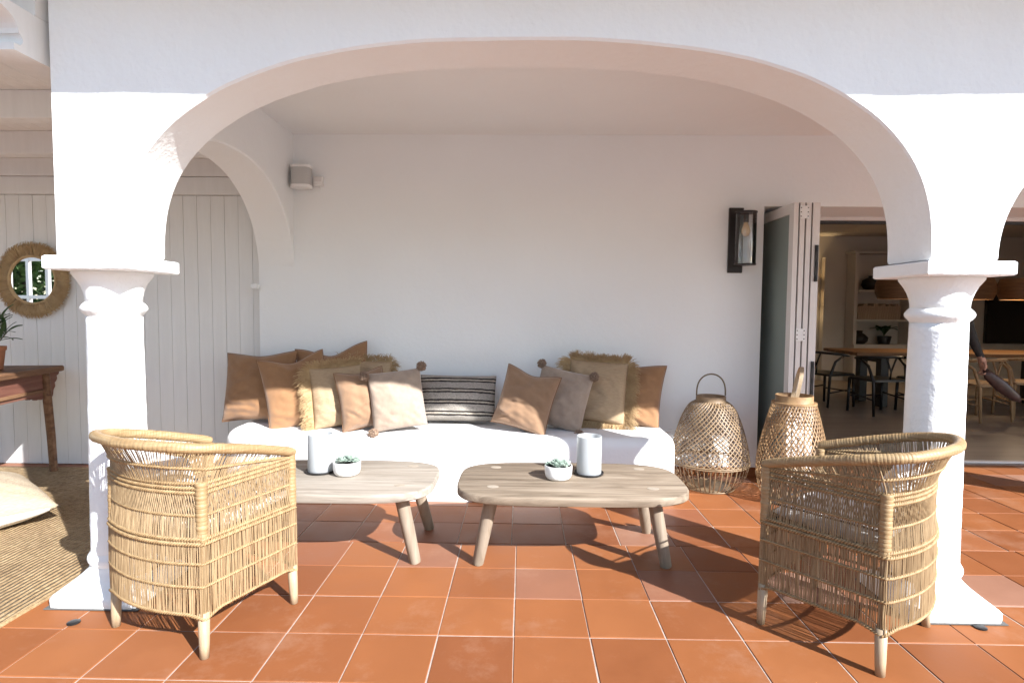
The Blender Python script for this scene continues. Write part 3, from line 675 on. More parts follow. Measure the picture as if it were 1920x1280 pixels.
# ================================================================ BAMBOO LANTERNS
def prof_at(prof,z):
    for (r0,z0),(r1,z1) in zip(prof,prof[1:]):
        if z0<=z<=z1:
            f=(z-z0)/(z1-z0); f=f; return r0+(r1-r0)*f
    return prof[-1][0]
def smooth_prof(pts,k=60):
    return [ (catmull([(r,0,z) for r,z in pts],q/k).x,catmull([(r,0,z) for r,z in pts],q/k).z) for q in range(k+1)]
def lantern(name,label,loc,pts,mat,nh,zlat,neckr,neckz,turns,wst=.0038):
    t=thing(name,label,'lantern',loc,0,'bamboo lanterns'); pr=smooth_prof(pts); random.seed(5)
    mb=MB(); z1=pr[-1][1]
    def strip(path,w,d):
        P=[];F=[]
        for i,p in enumerate(path):
            T=(path[min(i+1,len(path)-1)]-path[max(i-1,0)]).normalized(); o=Vector((p.x,p.y,0)).normalized(); s_=T.cross(o).normalized(); P+=[p+s_*w,p+o*d,p-s_*w,p-o*d]
        for i in range(len(path)-1):
            for j in range(4): F.append((i*4+j,i*4+(j+1)%4,i*4+4+(j+1)%4,i*4+4+j))
        mb.add(P,F)
    for sg in(-1,1):
        for q in range(nh):
            a0=2*PI*(q+random.uniform(-.12,.12))/nh; path=[]
            for k in range(29):
                f=k/28; z=zlat+(z1-zlat)*f; r=prof_at(pr,z)+.0015*sg; a=a0+sg*turns*2*PI*f; path.append(Vector((r*math.cos(a),r*math.sin(a),z)))
            strip(path,wst*random.uniform(.75,1.15),.0012)
    mb.build('lattice',mat,t,kind='stuff'); mb=MB()
    nv=44
    for q in range(nv):
        a=2*PI*(q+random.uniform(-.2,.2))/nv; path=[]
        for k in range(16):
            z=.004+(zlat+.02)*k/15; r=prof_at(pr,z)-.002; path.append(Vector((r*math.cos(a),r*math.sin(a),z)))
        strip(path,.0038,.0014)
    mb.build('lower_ribs',mat,t,kind='stuff')
    for z in(.008,zlat,zlat+.012): 
        r=prof_at(pr,z)+.002; MB().tube([(r*math.cos(2*PI*q/48),r*math.sin(2*PI*q/48),z) for q in range(48)],.0045,6,closed=True).build('hoop',mat,t,'all')
    MB().lathe([(pts[0][0]-.01,.004),(pts[0][0]-.01,.010),(.001,.010)],32).build('base_board',mat,t)
    MB().lathe([(neckr-.004,neckz[0]),(neckr+.006,neckz[0]),(neckr,neckz[0]+.012),(neckr,neckz[1]),(neckr-.005,neckz[1]),(neckr-.006,neckz[0]+.01)],40,cap=False).build('neck',mat,t,True)
    random.seed(7); return t
l1=lantern('bamboo_lantern','rounded bamboo lantern with thin hoop handle against the back wall',(1.378,4.185,0),[(.165,.0),(.235,.07),(.272,.17),(.268,.27),(.238,.40),(.198,.52),(.155,.60),(.108,.635)],'bambooA',42,.19,.104,(.628,.672),.30)
MB().tube([(.104*math.cos(PI*q/24)*(1 if 1 else 0),0,.645+.03*min(1,1)+.155*math.sin(PI*q/24)**.7) for q in range(25)],[.0055]*25,8,flat=.5).build('handle','brass',l1,'all')
l2=lantern('bamboo_lantern','tapered honey bamboo lantern with upright wooden strap handle before the glass doors',(1.853,3.92,0),[(.17,.0),(.212,.08),(.226,.20),(.218,.33),(.190,.46),(.160,.58),(.138,.66),(.132,.672)],'bambooB',46,.16,.118,(.665,.722),.22,.0034)
MB().lathe([(.11,.664),(.142,.664),(.142,.676),(.11,.676)],40,cap=False).build('collar','bambooB',l2,True)
hp=[(0,-.10+.0*q,.69+.11*q/4) for q in range(4)]+[(0,-.10*math.cos(PI*q/14),.80+.115*math.sin(PI*q/14)) for q in range(15)]+[(0,.10,.69+.11*(4-q)/4) for q in range(1,5)]
h_=MB()
rotm=Matrix.Rotation(R(10),3,'Y')
P=[];F=[]
hp=[Vector((0,0,.69))+rotm@(Vector(p)-Vector((0,0,.69))) for p in hp]
for i,p in enumerate(hp):
    T=(hp[min(i+1,len(hp)-1)]-hp[max(i-1,0)]).normalized(); X_=Vector((1,0,0)); nrm=T.cross(X_).normalized(); P+=[p+X_*.012+nrm*.003,p-X_*.012+nrm*.003,p-X_*.012-nrm*.003,p+X_*.012-nrm*.003]
for i in range(len(hp)-1):
    for j in range(4): F.append((i*4+j,i*4+(j+1)%4,i*4+4+(j+1)%4,i*4+4+j))
h_.add(P,F).build('handle','peel',l2,True).rotation_euler=(0,0,R(-19))
# ================================================================ WALL LAMP, SPEAKER
wl=thing('wall_lamp','dark bronze wall lamp with clear glass cylinder and bulb','wall lamp',(1.626,4.478,1.578))
MB().b2(-.054,.054,-.018,0,0,.492,.003).build('backplate','bronze',wl)
MB().b2(-.012,.03,-.12,-.017,.425,.447,.002).build('arm','bronze',wl)
cy=MB().lathe([(.075,.058),(.0755,.06),(.0755,.44),(.075,.442),(.0725,.44),(.0725,.06)],40,cap=False).build('glass_cylinder','lampglass',wl,'all'); cy.location=(.042,-.10,0)
for z in(.052,.437):
    d_=MB().lathe([(.078,0),(.079,.003),(.079,.009),(.078,.011)],40).build('disc','bronze',wl,True); d_.location=(.042,-.10,z)
sk_=MB().lathe([(.019,.37),(.019,.437)],20).build('bulb_socket','bronze',wl,True); sk_.location=(.042,-.10,0)
bu=MB().lathe([(.012,.37),(.022,.345),(.031,.315),(.031,.295),(.02,.272),(.002,.265)],24).build('bulb','bulb',wl,'all'); bu.location=(.042,-.10,0)
sp=thing('wall_speaker','small grey wall speaker with white caps high in the corner','speaker',(-1.678,4.40,2.19))
def rr_prism(mb,w,d,r,z0,z1,seg=6):
    poly=[]
    for cx,cy,a0 in((w/2-r,d/2-r,0),(-w/2+r,d/2-r,PI/2),(-w/2+r,-d/2+r,PI),(w/2-r,-d/2+r,1.5*PI)):
        poly+=[(cx+r*math.cos(a0+PI/2*q/seg),cy+r*math.sin(a0+PI/2*q/seg)) for q in range(seg+1)]
    return mb.prism(poly,'Z',z0,z1)
rr_prism(MB(),.142,.11,.035,.022,.148).build('grille','speaker',sp,True)
rr_prism(MB(),.150,.116,.038,0,.0215).build('bottom_cap','ceramic',sp,True); rr_prism(MB(),.150,.116,.038,.1485,.166).build('top_cap','ceramic',sp,True)
MB().b2(-.03,.03,.056,.079,.05,.11).build('bracket','ceramic',sp)
sb=thing('junction_box','small white socket box beside the speaker','socket',(-1.568,4.479,2.255))
MB().b2(-.036,.036,-.032,0,-.036,.036,.004).build('box','ceramic',sb); MB().b2(-.026,.026,-.040,-.0325,-.005,.028,.003).build('lid','alu',sb); MB().lathe([(.009,-.05),(.009,-.0365)],12).build('cable_gland','ceramic',sb).location=(.012,-.017,0)
# ================================================================ FOLDING DOORS
fd=thing('folding_door','white aluminium glass doors folded into a stack at the wall','door',(1.925,4.95,0))
def leaf(x,ya,yb,fx,glass=True):
    """leaf standing along Y at x (local), thickness fx"""
    H=2.06; fr=MB(); z0=.02
    fr.b2(x,x+fx,ya,ya+.07,z0,H,.003); fr.b2(x,x+fx,yb-.07,yb,z0,H,.003); fr.b2(x+.0005,x+fx-.0005,ya+.0705,yb-.0705,z0,z0+.09,.003); fr.b2(x+.0005,x+fx-.0005,ya+.0705,yb-.0705,H-.075,H,.003)
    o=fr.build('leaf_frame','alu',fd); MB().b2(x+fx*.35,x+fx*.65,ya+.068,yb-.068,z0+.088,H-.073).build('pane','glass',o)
    return o
LY0,LY1=-.78,.0
for q in range(4):
    w_=.033 if q<3 else .05
    lf=leaf(.0+.046*q,LY0+.002*q,LY1,w_)
    if q<3: MB().b2(.0335+.046*q,.0455+.046*q,LY0+.018,LY0+.035,.03,2.06).build('gasket','gasket',lf)
for z in(1.99,1.12,.42):
    o=MB().b2(.02,.085,LY0-.006,LY0-.0005,z-.045,z+.045,.002); o=o.build('hinge','ceramic',fd); o.location=(.02,0,0)
    for dz in(-.03,0,.03):
        for dx in(.008,.057): MB().lathe([(.004,0),(.004,.003)],8).build('screw','gasket',o).matrix_local=Matrix.Translation((.02+dx,LY0-.006,z+dz))@Matrix.Rotation(R(90),4,'X')
for z in(1.63,.80):
    o=MB().b2(.158,.178,LY0-.008,LY0+.005,z-.13,z+.13,.002).build('lock_plate','gasket',fd)
    for dz in(-.10,-.01,.1): MB().b2(.161,.175,LY0-.013,LY0-.0085,z+dz-.018,z+dz+.018,.002).build('bolt','stone',o)
MB().b2(.05-.108,5.68,-.0,.05,2.055,2.084).build('head_track','alu',fd); MB().b2(.05-.106,5.68,.02,.06,2.03,2.054).build('track_shadow_gap','gasket',fd)
MB().b2(-.056,5.68,.0,.05,.0,.018,.003).build('threshold','alu',fd)
# ================================================================ LEFT SIDE FURNISHINGS
rg=MB()
nx,ny=90,60; X0,X1,Y0_,Y1_=-5.2,-2.07,1.75,4.45
P=[];F=[]
for j in range(ny+1):
    for i in range(nx+1):
        x=X0+(X1-X0)*i/nx; y=Y0_+(Y1_-Y0_)*j/ny; e=.004*noise.noise((y*6,2,x)) if i==nx else 0
        P.append((x+e*1.5,y,.0135+.0022*noise.noise((x*9,y*22,0))))
for j in range(ny):
    for i in range(nx): F.append((j*(nx+1)+i,j*(nx+1)+i+1,(j+1)*(nx+1)+i+1,(j+1)*(nx+1)+i))
k0=len(P); bnd=[i for i in range(nx+1)]+[(j)*(nx+1)+nx for j in range(1,ny+1)]+[ny*(nx+1)+i for i in range(nx-1,-1,-1)]+[j*(nx+1) for j in range(ny-1,0,-1)]
for i in bnd: P.append((P[i][0],P[i][1],.0005))
for q in range(len(bnd)): F.append((bnd[q],bnd[(q+1)%len(bnd)],k0+(q+1)%len(bnd),k0+q))
o=MB().add(P,F).build('jute_rug','jute',None,'all'); tag(o,'large braided jute rug running along the timber wall','rug')
# floor cushion
pf,_=pillow('floor_cushion',.88,.88,.29,17,'jutepale',0,.04,30,slump=0); tag(pf,'big pale jute floor cushion lying on the rug','floor cushion')
me=pf.data; me.materials.append(M['seatcloth'])
for v in me.vertices: v.co.y=v.co.y if v.co.y<0 else v.co.y*.85
for p in me.polygons: p.material_index=1 if p.center.y>.012 else 0
pf.matrix_world=Matrix.Translation((-3.31,3.20,.118))@Matrix.Rotation(R(52),4,'Z')@Matrix.Rotation(R(-90),4,'X')
# console table: long side facing the terrace (+X)
ct=thing('console_table','antique red brown wooden altar table with carved spandrels under the mirror','console table',(-3.69,3.72,0),R(10))
MB().box((-.06,0,.80),(.56,1.42,.045),None,.008).build('top','oldwood',ct)
for sx in(-1,1):
    MB().b2(-.06+sx*.225-.011,-.06+sx*.225+.011,-.52,.52,.66,.777,.002).build('drawer_board','redwood',ct)
    MB().b2(-.06+sx*.230-.017,-.06+sx*.230+.017,-.54,.54,.635,.662,.004).build('rail','oldwood',ct)
    poly=[(-.52,.634),(.52,.634),(.52,.585)]+[(.50-.16*q/10,.585-.004+.028*(q/10)+.006*math.sin(q*1.3)) for q in range(11)]+[(-.34-.16*q/10,.613-.028*(q/10)+.006*math.sin(q)) for q in range(11)]+[(-.52,.585)]
    MB().prism([(p[0],p[1]) for p in poly],'X',-.06+sx*.225-.010,-.06+sx*.225+.010).build('apron','redwood',ct)
    for sy in(-1,1):
        MB().tube([(sx*.245-.06,sy*.60,0),(sx*.243-.06,sy*.585,.3),(sx*.232-.06,sy*.555,.777)],[.027,.029,.031],8,flat=1).build('leg','oldwood',ct,True)
        ear=[(0,.777),(.145,.777),(.15,.762),(.135,.75),(.115,.745),(.12,.72),(.10,.70),(.085,.695),(.09,.665),(.065,.64),(.055,.60),(.03,.575),(.0,.57)]
        MB().prism([(sy*(.575+a*.9),z) for a,z in ear],'X',-.06+sx*.232-.012,-.06+sx*.232+.012).build('spandrel','redwood',ct)
# mirror
mr=thing('round_mirror','round mirror with fringed raffia frame on the timber wall','mirror',(-3.895,4.555,1.49))
def disc(mb,r,y,n=64): mb.add([(r*math.cos(2*PI*q/n),y,r*math.sin(2*PI*q/n)) for q in range(n)],[tuple(range(n))])
mb=MB(); disc(mb,.195,-.012); mg=mb.build('mirror_glass','mirror',mr)
mb=MB(); mb.tube([(.19*math.cos(2*PI*q/64),-.014,.19*math.sin(2*PI*q/64)) for q in range(64)],.012,8,closed=True)
mb.build('inner_rim','raffiaf',mr,'all')
mb=MB(); P=[];F=[]
for q in range(96):
    a=2*PI*q/96
    for r,y in((.185,0),(.19,-.014),(.235,-.020),(.285,-.010),(.285,.0)): P.append((r*math.cos(a),y,r*math.sin(a)))
for q in range(96):
    for j in range(5): F.append((q*5+j,q*5+(j+1)%5,((q+1)%96)*5+(j+1)%5,((q+1)%96)*5+j))
mb.add(P,F).build('frame_ring','raffia',mr,'all')
mb=MB(); random.seed(9)
for q in range(1500):
    a=random.uniform(0,2*PI); r0=random.uniform(.185,.25); r1=random.uniform(.275,.312); a2=a+random.uniform(-.06,.06); y=random.uniform(-.03,-.008)
    mb.tube([(r0*math.cos(a),y*.8-.004,r0*math.sin(a)),((r0+r1)/2*math.cos(a),y-.008,(r0+r1)/2*math.sin(a)),(r1*math.cos(a2),y+.006,r1*math.sin(a2))],[.0022,.0026,.0012],4)
mb.build('raffia_fibres','raffiaf',mr,kind='stuff'); random.seed(7)
# potted plant
pp=thing('potted_plant','green plant with narrow pointed leaves in terracotta pot on the console','potted plant',(-3.80,4.06,.8235))
MB().lathe([(.055,0),(.062,.004),(.078,.14),(.085,.142),(.086,.17),(.078,.171),(.072,.15)],32).build('pot','terracotta',pp,True)
MB().lathe([(.07,.12),(.07,.15),(.001,.152)],20).build('soil','soil',pp)
lf=MB(); P=[];F=[]
for q in range(8):
    f=q/7; wd=.013*math.sin(PI*min(1,f*.93+.06))**.8; x=.16*f; z=.03*math.sin(f*2.2); P+=[(x,-wd,z+.005),(x,0,z),(x,wd,z+.005)]
for q in range(7):
    for j in range(2): F.append((q*3+j,q*3+j+1,q*3+4+j,q*3+3+j))
lf.add(P,F); l0=None; random.seed(12)
for s_ in range(5):
    a=random.uniform(0,6.28) if s_ else -.2; ln=random.uniform(.05,.12); top=Vector((math.cos(a)*ln,math.sin(a)*ln,.15+random.uniform(.12,.24)))
    MB().tube([(0,0,.14),tuple(top*.5+Vector((0,0,.07))),tuple(top)],[.005,.004,.003],6).build('stem','bark',pp)
    for q in range(11):
        if l0 is None: l0=lf.build('leaf','leaf',pp,'all'); o=l0
        else: o=l0.copy(); COL.objects.link(o); o.parent=pp
        o.location=Vector((0,0,.15)).lerp(top,.45+.55*q/10); o.rotation_euler=(random.uniform(-.4,.4),random.uniform(-.9,.35),2.4*q+a); o.scale=(random.uniform(.7,1.1),)*3
random.seed(7)
# ================================================================ DINING ROOM
rm=MB().add([(1.5,5.0,-.002),(11.4,5.0,-.002),(11.4,11.0,-.002),(1.5,11.0,-.002)],[(0,1,2,3)]).build('room_floor','parquet'); struct(rm)
rw=thing('dining_room_walls','plain warm grey walls and ceiling of the dining room interior','wall',(0,0,0))
MB().b2(1.4,11.5,11.0,11.1,0,2.72).build('rear_wall','roomwall',rw); MB().b2(1.35,1.498,4.985,11.0,0,2.72).build('side_wall','roomwall',rw); MB().b2(11.4,11.5,4.985,11.0,0,2.72).build('end_wall','roomwall',rw)
MB().b2(1.35,11.5,4.985,11.1,2.70,2.80).build('room_ceiling','roomwall',rw); MB().b2(1.5,11.4,10.985,10.999,0,.09,.002).build('skirting','alu',rw)
MB().b2(5.62,5.80,10.86,10.984,0,2.30).build('pier','roomwall',rw)
MB().b2(8.6,11.5,4.49,4.984,0,2.7).build('front_wall','roomwall',rw)
bc=thing('bookcase','built-in white bookcase with shelves in the dining room','bookcase',(6.09,10.70,0))
MB().b2(0,.06,0,.28,.70,2.36,.002).build('side_panel','roomwall',bc); MB().b2(1.0,1.06,0,.28,.70,2.36,.002).build('side_panel','roomwall',bc); MB().b2(-.04,1.10,-.03,.28,2.361,2.40,.002).build('cornice','roomwall',bc)
for z in(1.12,1.66): MB().b2(.061,.999,.01,.28,z,z+.035,.002).build('shelf','roomwall',bc)
MB().b2(0,1.06,-.05,.28,0,.699,.003).build('cabinet','roomwall',bc)
x=6.18; random.seed(4); q=0
while x<6.93:
    w_=random.uniform(.028,.05); h=random.uniform(.24,.30)
    o=MB().b2(0,w_,0,.19,0,h,.002).build('book','books'); o.location=(x,10.73,1.1552); tag(o,'pale book standing in the row on the lower bookcase shelf','book','books on the dining room shelf'); x+=w_+.003; q+=1
random.seed(7)
v1=MB().lathe([(.06,0),(.13,.03),(.17,.10),(.15,.18),(.07,.23),(.05,.25),(.06,.265)],28).build('vase','blackwood',None,'all'); v1.location=(6.47,10.84,1.6955); tag(v1,'wide black round vase on the upper bookcase shelf','vase')
v3=MB().lathe([(.05,0),(.05,.22),(.047,.22)],20).build('vase','lampglass',None,True); v3.location=(6.72,10.84,1.6955); tag(v3,'slim clear glass vase beside the black vase','vase')
v2=MB().lathe([(.08,0),(.14,.05),(.15,.12),(.09,.18),(.05,.21),(.06,.25)],28).build('vase','blackwood',None,'all'); v2.location=(6.26,10.80,.6995); tag(v2,'squat black vase on the bookcase cabinet top','vase')
p2=thing('house_plant','leafy dark plant in a black pot on the bookcase cabinet','potted plant',(6.72,10.80,.6995))
MB().lathe([(.09,0),(.12,.14),(.115,.15),(.105,.13)],24).build('pot','blackwood',p2,True)
big=MB(); P=[];F=[]
for q in range(7):
    f=q/6; wd=.065*math.sin(PI*min(1,f*.95+.03)); P+=[(.24*f,-wd,.05*math.sin(f*2.6)+.012),(.24*f,0,.05*math.sin(f*2.6)),(.24*f,wd,.05*math.sin(f*2.6)+.012)]
for q in range(6):
    for j in range(2): F.append((q*3+j,q*3+j+1,q*3+4+j,q*3+3+j))
big.add(P,F); g0=None
for q in range(13):
    if g0 is None: g0=big.build('leaf','leaf',p2,'all'); o=g0
    else: o=g0.copy(); COL.objects.link(o); o.parent=p2
    o.location=(0,0,.14+.01*q); o.rotation_euler=(0,-.9+.09*q,q*2.4)
# wall sconce (lit)
ws=thing('wall_sconce','lit up and down wall sconce in the dining room','wall sconce',(5.41,10.94,1.80))
MB().b2(-.05,.05,-.05,.05,-.11,.11,.004).build('body','roomwall',ws)
for z in(-.112,.112): MB().b2(-.035,.035,-.035,.035,z-.001,z+.001).build('lit_slot','warm',ws)
for z,dz in((.13,1),(-.13,-1)):
    ld=bpy.data.lights.new('sconce_light','SPOT'); ld.energy=4; ld.color=(1,.70,.36); ld.spot_size=R(70); ld.spot_blend=.7; ld.shadow_soft_size=.03
    lo=bpy.data.objects.new('sconce_light',ld); COL.objects.link(lo); lo.parent=ws; lo.location=(0,-.02,z); lo.rotation_euler=(R(180) if dz>0 else 0,0,0)
# pendants
def pendant(x,y,L,label):
    t=thing('pendant_lamp',label,'pendant lamp',(x,y,1.47),0,'woven pendant lamps')
    P=[];F=[];prof=[(.0,.20),(.09,.235),(.2,.235),(.29,.205)]; n=40
    for z,r in prof:
        for q in range(n):
            a=2*PI*q/n; P.append((math.copysign(L/2-.235,math.cos(a))+r*math.cos(a),r*math.sin(a),z))
    for i in range(3):
        for q in range(n): F.append((i*n+q,i*n+(q+1)%n,i*n+n+(q+1)%n,i*n+n+q))
    MB().add(P,F).build('shade','pendant',t,'all'); MB().tube([(0,0,.28),(0,0,1.23)],.006,6).build('cord','blackwood',t)
    MB().tube([(-L/2+.24,0,.285),(L/2-.24,0,.285)],.012,6).build('spreader','blackwood',t)
    return t
pa_=pendant(5.67,8.05,1.56,'long woven wooden pendant lamp partly behind the column capital'); pz=pendant(7.35,8.05,1.56,'long woven wooden pendant lamp over the dining table end with lit bulb')
MB().lathe([(.001,.12),(.035,.14),(.04,.17),(.02,.21),(.001,.215)],16).build('lit_bulb','warm',pz,'all').location=(-.42,0,0)
for pq,xx in((pa_,.3),(pz,-.42)):
    ld=bpy.data.lights.new('pendant_light','POINT'); ld.energy=8; ld.color=(1,.74,.46); ld.shadow_soft_size=.05
    lo=bpy.data.objects.new('pendant_light',ld); COL.objects.link(lo); lo.parent=pq; lo.location=(xx,0,.09)
MB().lathe([(.001,.12),(.035,.14),(.04,.17),(.02,.21),(.001,.215)],16).build('lit_bulb','warm',pa_,'all').location=(.3,0,0)
# screen
tv=thing('wall_screen','large black screen on the dining room wall','screen',(9.55,10.98,.72)); MB().b2(-.88,.88,-.05,0,0,.92,.006).build('casing','black',tv); MB().b2(-.86,.86,-.054,-.0505,.02,.90).build('display',mat_flat('screen_glass',(.006,.006,.008),.08),tv)
# dining table and chairs
dt=thing('dining_table','long solid oak dining table with black trestle legs','dining table',(6.1,8.15,0),R(-3))
for q in range(3): MB().b2(-1.6,1.6,-.48+.321*q,-.48+.321*q+.318,.705,.75,.005).build('plank','oak',dt)
for x in(-1.15,1.15):
    MB().b2(x-.05,x+.05,-.33,-.20,0,.7045,.004).build('leg','blackwood',dt); MB().b2(x-.05,x+.05,.20,.33,0,.7045,.004).build('leg','blackwood',dt); MB().b2(x-.04,x+.04,-.199,.199,.60,.70,.004).build('trestle_rail','blackwood',dt)
def dchair(mat,label,loc,rz,grp):
    t=thing('dining_chair',label,'chair',loc,rz,grp)
    for sx in(-1,1):
        MB().tube([(sx*.24,.22,0),(sx*.23,.21,.44)],[.016,.02],10).build('leg',mat,t,'all')
        MB().tube([(sx*.23,-.23,0),(sx*.225,-.20,.42),(sx*.25,-.14,.62),(sx*.27,-.02,.70)],[.015,.019,.017,.015],10).build('leg',mat,t,'all')
    for q in range(2): MB().tube([((-1)**q*.235,-.215,.2),((-1)**q*.235,.21,.24)],.010,8).build('stretcher',mat,t,'all')
    MB().tube([(-.235,.212,.2),(.235,.212,.2)],.010,8).build('stretcher',mat,t,'all')
    rr_prism(MB(),.50,.46,.05,.425,.452).build('seat',mat,t,True)
    MB().tube([(.285*math.cos(a),.05-.27*math.sin(a) ,.705+.03*math.sin(a)) for a in [PI*(q/24) for q in range(25)]],[.017]*25,8,flat=1.2).build('back_rail',mat,t,'all')
    MB().tube([(0,-.20,.44),(0,-.21,.55),(-.07,-.21,.73)],.011,8).build('splat',mat,t,'all'); MB().tube([(0,-.21,.55),(.07,-.21,.73)],.011,8).build('splat',mat,t,'all')
    return t
dc=dchair('blackwood','black wishbone chair at the oak table end beside the sconce wall',(4.25,8.05,0),R(-70),'black dining chairs')
for lb,lc,rz in(('black wishbone chair with its back to the terrace nearest the folding doors',(4.55,7.40,0),R(8)),('black wishbone chair half hidden by the column shaft',(5.20,7.45,0),R(2))):
    place(dup(dc),lc,rz,lb)
wc=dchair('palewood','pale wooden chair partly hidden by the person and column',(5.55,7.05,0),R(12),'pale wooden dining chairs')
place(dup(wc),(6.25,7.20,0),R(-14),'pale wooden chair turned slightly toward the black screen')
# ================================================================ PERSON
def person():
    V=[];E=[];Rr=[]
    def v(x,y,z,r,pre=None):
        V.append((x,y,z)); Rr.append(r); 
        if pre is not None: E.append((pre,len(V)-1))
        return len(V)-1
    pel=v(0,0,.95,.135); wa=v(0,.0,1.10,.125,pel); chs=v(0,.01,1.30,.145,wa); up=v(0,.0,1.42,.11,chs); nk=v(0,-.005,1.50,.056,up); hd=v(0,-.015,1.58,.07,nk); h2=v(0,-.02,1.66,.088,hd); h3=v(0,-.01,1.735,.07,h2)
    for s_ in(-1,1):
        hp=v(s_*.095,0,.88,.095,pel); kn=v(s_*.105,-.02+.03*s_,.49,.065,hp); ca=v(s_*.108,.01+.03*s_,.33,.058,kn); an=v(s_*.11,.02+.03*s_,.09,.042,ca); he=v(s_*.11,.0+.03*s_,.045,.042,an); to=v(s_*.12,-.17+.03*s_,.03,.032,he)
        sh=v(s_*.17,.0,1.40,.066,up); sh_=.055 if s_>0 else 0; el=v(s_*(.235+sh_*.6),.02,1.13,.05,sh); fo=v(s_*(.262+sh_*.85),-.01,.98,.043,el); wr=v(s_*(.285+sh_),-.05,.865,.031,fo)
        pa=v(s_*(.29+sh_),-.065,.815,.034,wr); p3=v(s_*(.292+sh_),-.075,.77,.030,pa)
        for q,(dy,L) in enumerate(((-.034,.062),(-.012,.072),(.010,.068),(.031,.054))):
            a=v(s_*(.298+sh_),-.078+dy,.745,.0092,p3); b=v(s_*(.285+sh_),-.082+dy,.745-L*.6,.0085,a); v(s_*(.262+sh_),-.085+dy*.9,.745-L*.85,.0078,b)
        a=v(s_*(.275+sh_),-.115,.80,.011,pa); b=v(s_*(.262+sh_),-.135,.765,.0095,a); v(s_*(.256+sh_),-.135,.735,.0085,b)
    me=bpy.data.meshes.new('p'); me.from_pydata(V,E,[]); o=bpy.data.objects.new('tmp',me); COL.objects.link(o)
    md=o.modifiers.new('s','SKIN'); md.use_smooth_shade=True; o.modifiers.new('u','SUBSURF').levels=2
    for i,sv in enumerate(me.skin_vertices[0].data): sv.radius=(Rr[i],Rr[i]*(.82 if i in(0,1,2,3) else 1)); sv.use_root=(i==0)
    dg=bpy.context.evaluated_depsgraph_get(); m2=bpy.data.meshes.new_from_object(o.evaluated_get(dg)); bpy.data.objects.remove(o)
    m2.name='person'; m2.materials.clear(); m2.materials.append(M['cloth']); m2.materials.append(M['skin']); m2.materials.append(M['black'])
    for p in m2.polygons:
        c=p.center; p.material_index=1 if (c.z>1.485 or (abs(c.x)>.22 and c.z<.862 and c.z>.6)) else (2 if c.z<.085 else 0); p.use_smooth=True
    return bpy.data.objects.new('person',m2)
pe=person(); COL.objects.link(pe); pe.location=(4.14,5.72,0); pe.rotation_euler=(0,0,R(4)); tag(pe,'person in dark grey clothes standing inside behind the column, one hand showing','person')
hm=MB(); P=[];F=[]
hm.lathe([(.001,1.80),(.05,1.795),(.085,1.765),(.103,1.72),(.105,1.67),(.098,1.62),(.085,1.60)],20,cap=False).build('hair','hair',pe,'all').location=(0,.018,0)
for s_ in(-1,1):
    MB().lathe([(.001,-.011),(.008,-.008),(.011,0),(.008,.008),(.001,.011)],10).build('eye','ceramic',pe,'all').location=(s_*.032,-.098,1.672)
    MB().lathe([(.001,-.03),(.012,-.02),(.015,0),(.012,.02),(.001,.03)],10).build('ear','skin',pe,'all').location=(s_*.09,-.01,1.655)
MB().tube([(0,-.095,1.675),(0,-.118,1.64),(0,-.10,1.632)],[.008,.013,.008],8).build('nose','skin',pe,'all'); MB().tube([(-.022,-.098,1.605),(0,-.103,1.604),(.022,-.098,1.605)],[.003,.006,.003],8).build('mouth',mat_flat('lips',(.36,.13,.10),.5),pe,'all')
hi=MB(); hi.tube([(0,0,.06),(.03,-.01,0),(.14,-.03,-.10),(.27,-.05,-.21),(.31,-.055,-.245)],[.022,.045,.060,.042,.01],12,flat=.45)
bo=hi.build('leather_pouch','leather',None,'all'); bo.location=(4.485,5.635,.685); tag(bo,'dark brown folded leather item hanging from the hand of the person','bag')
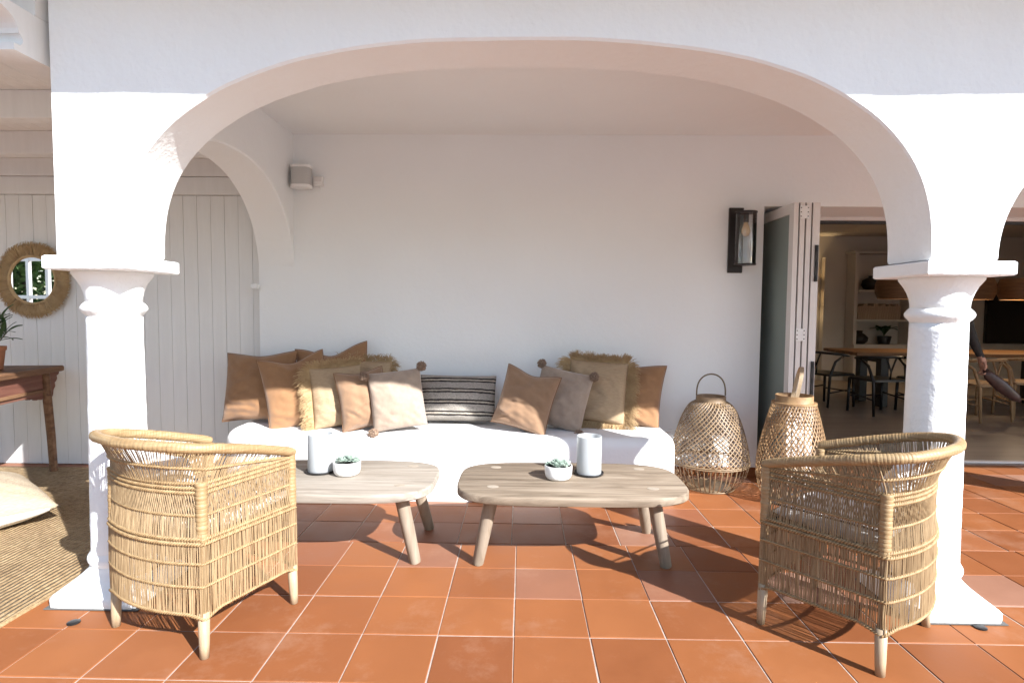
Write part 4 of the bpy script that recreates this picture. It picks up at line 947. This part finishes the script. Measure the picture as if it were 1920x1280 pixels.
# ================================================================ GARDEN BEHIND THE CAMERA (trellis and first trees show in the mirror)
gs=thing('garden_trellis','white painted window frame screen standing in the garden','trellis',(-7.75,-.05,0),R(8))
for q in range(4): MB().b2(-.55+.36*q,-.55+.36*q+.055,-.025,.025,0,2.06,.004).build('post','alu',gs)
for z in(1.40,2.0):
    for q in range(3): MB().b2(-.494+.36*q,-.494+.36*q+.303,-.022,.022,z,z+.055,.003).build('rail','alu',gs)
def tree(x,y,h,rad,label,seed,n=4200):
    random.seed(seed); t=thing('garden_tree',label,'tree',(x,y,-.03),0,'trees behind the terrace')
    MB().tube([(0,0,0),(.05,0,h*.3),(.0,.05,h*.6),(.05,0,h*.85)],[.12,.09,.06,.02],10).build('trunk','bark',t,'all'); P=[];F=[]
    cl=[Vector((random.gauss(0,.5)*rad,random.gauss(0,.5)*rad,h*(.18+.78*random.random()))) for _ in range(26)]
    for q in range(n):
        c=random.choice(cl)+Vector((random.gauss(0,1),random.gauss(0,1),random.gauss(0,1)))*rad*.22; c.z=max(.15,c.z)
        d=Vector((random.gauss(0,1),random.gauss(0,1),random.gauss(0,1))).normalized(); s_=d.orthogonal().normalized(); L=random.uniform(.12,.24); i=len(P)
        P+=[c,c+d*L*.5+s_*L*.28,c+d*L,c+d*L*.5-s_*L*.28]; F.append((i,i+1,i+2,i+3))
    MB().add(P,F).build('crown','treeleaf',t,kind='stuff'); random.seed(7)
for q,(x,y,h,r,lb) in enumerate(((-9.6,-2.0,3.2,1.1,'bushy green garden tree right behind the white trellis'),(-11.5,-1.0,4.2,1.4,'tall green garden tree behind the white trellis'),(-10.5,-4.2,3.8,1.4,'green garden tree farther from the terrace corner'),(-13.5,-4.0,5.0,1.8,'largest green garden tree at the back of the garden'),(-7.5,-9,4.6,2.0,'round green tree past the terrace corner, added to block low sky'),(-3.5,-10.5,5.0,2.1,'spreading green tree facing the arch from across the lawn, added to block low sky'),(.5,-10.5,4.8,2.1,'dense green tree opposite the middle of the arch, added to block low sky'),(4.5,-11,4.8,2.2,'wide green tree opposite the dining room, added to block low sky'),(8.6,-11,4.6,2.2,'low green tree toward the sunny corner, added to block low sky'),(12.5,-9,4.4,2.2,'last green tree along the sunny edge, added to block low sky'))): tree(x,y,h,r,lb,40+q)  # later trees, from the round one, are added to block low sky
bpy.context.view_layer.update()
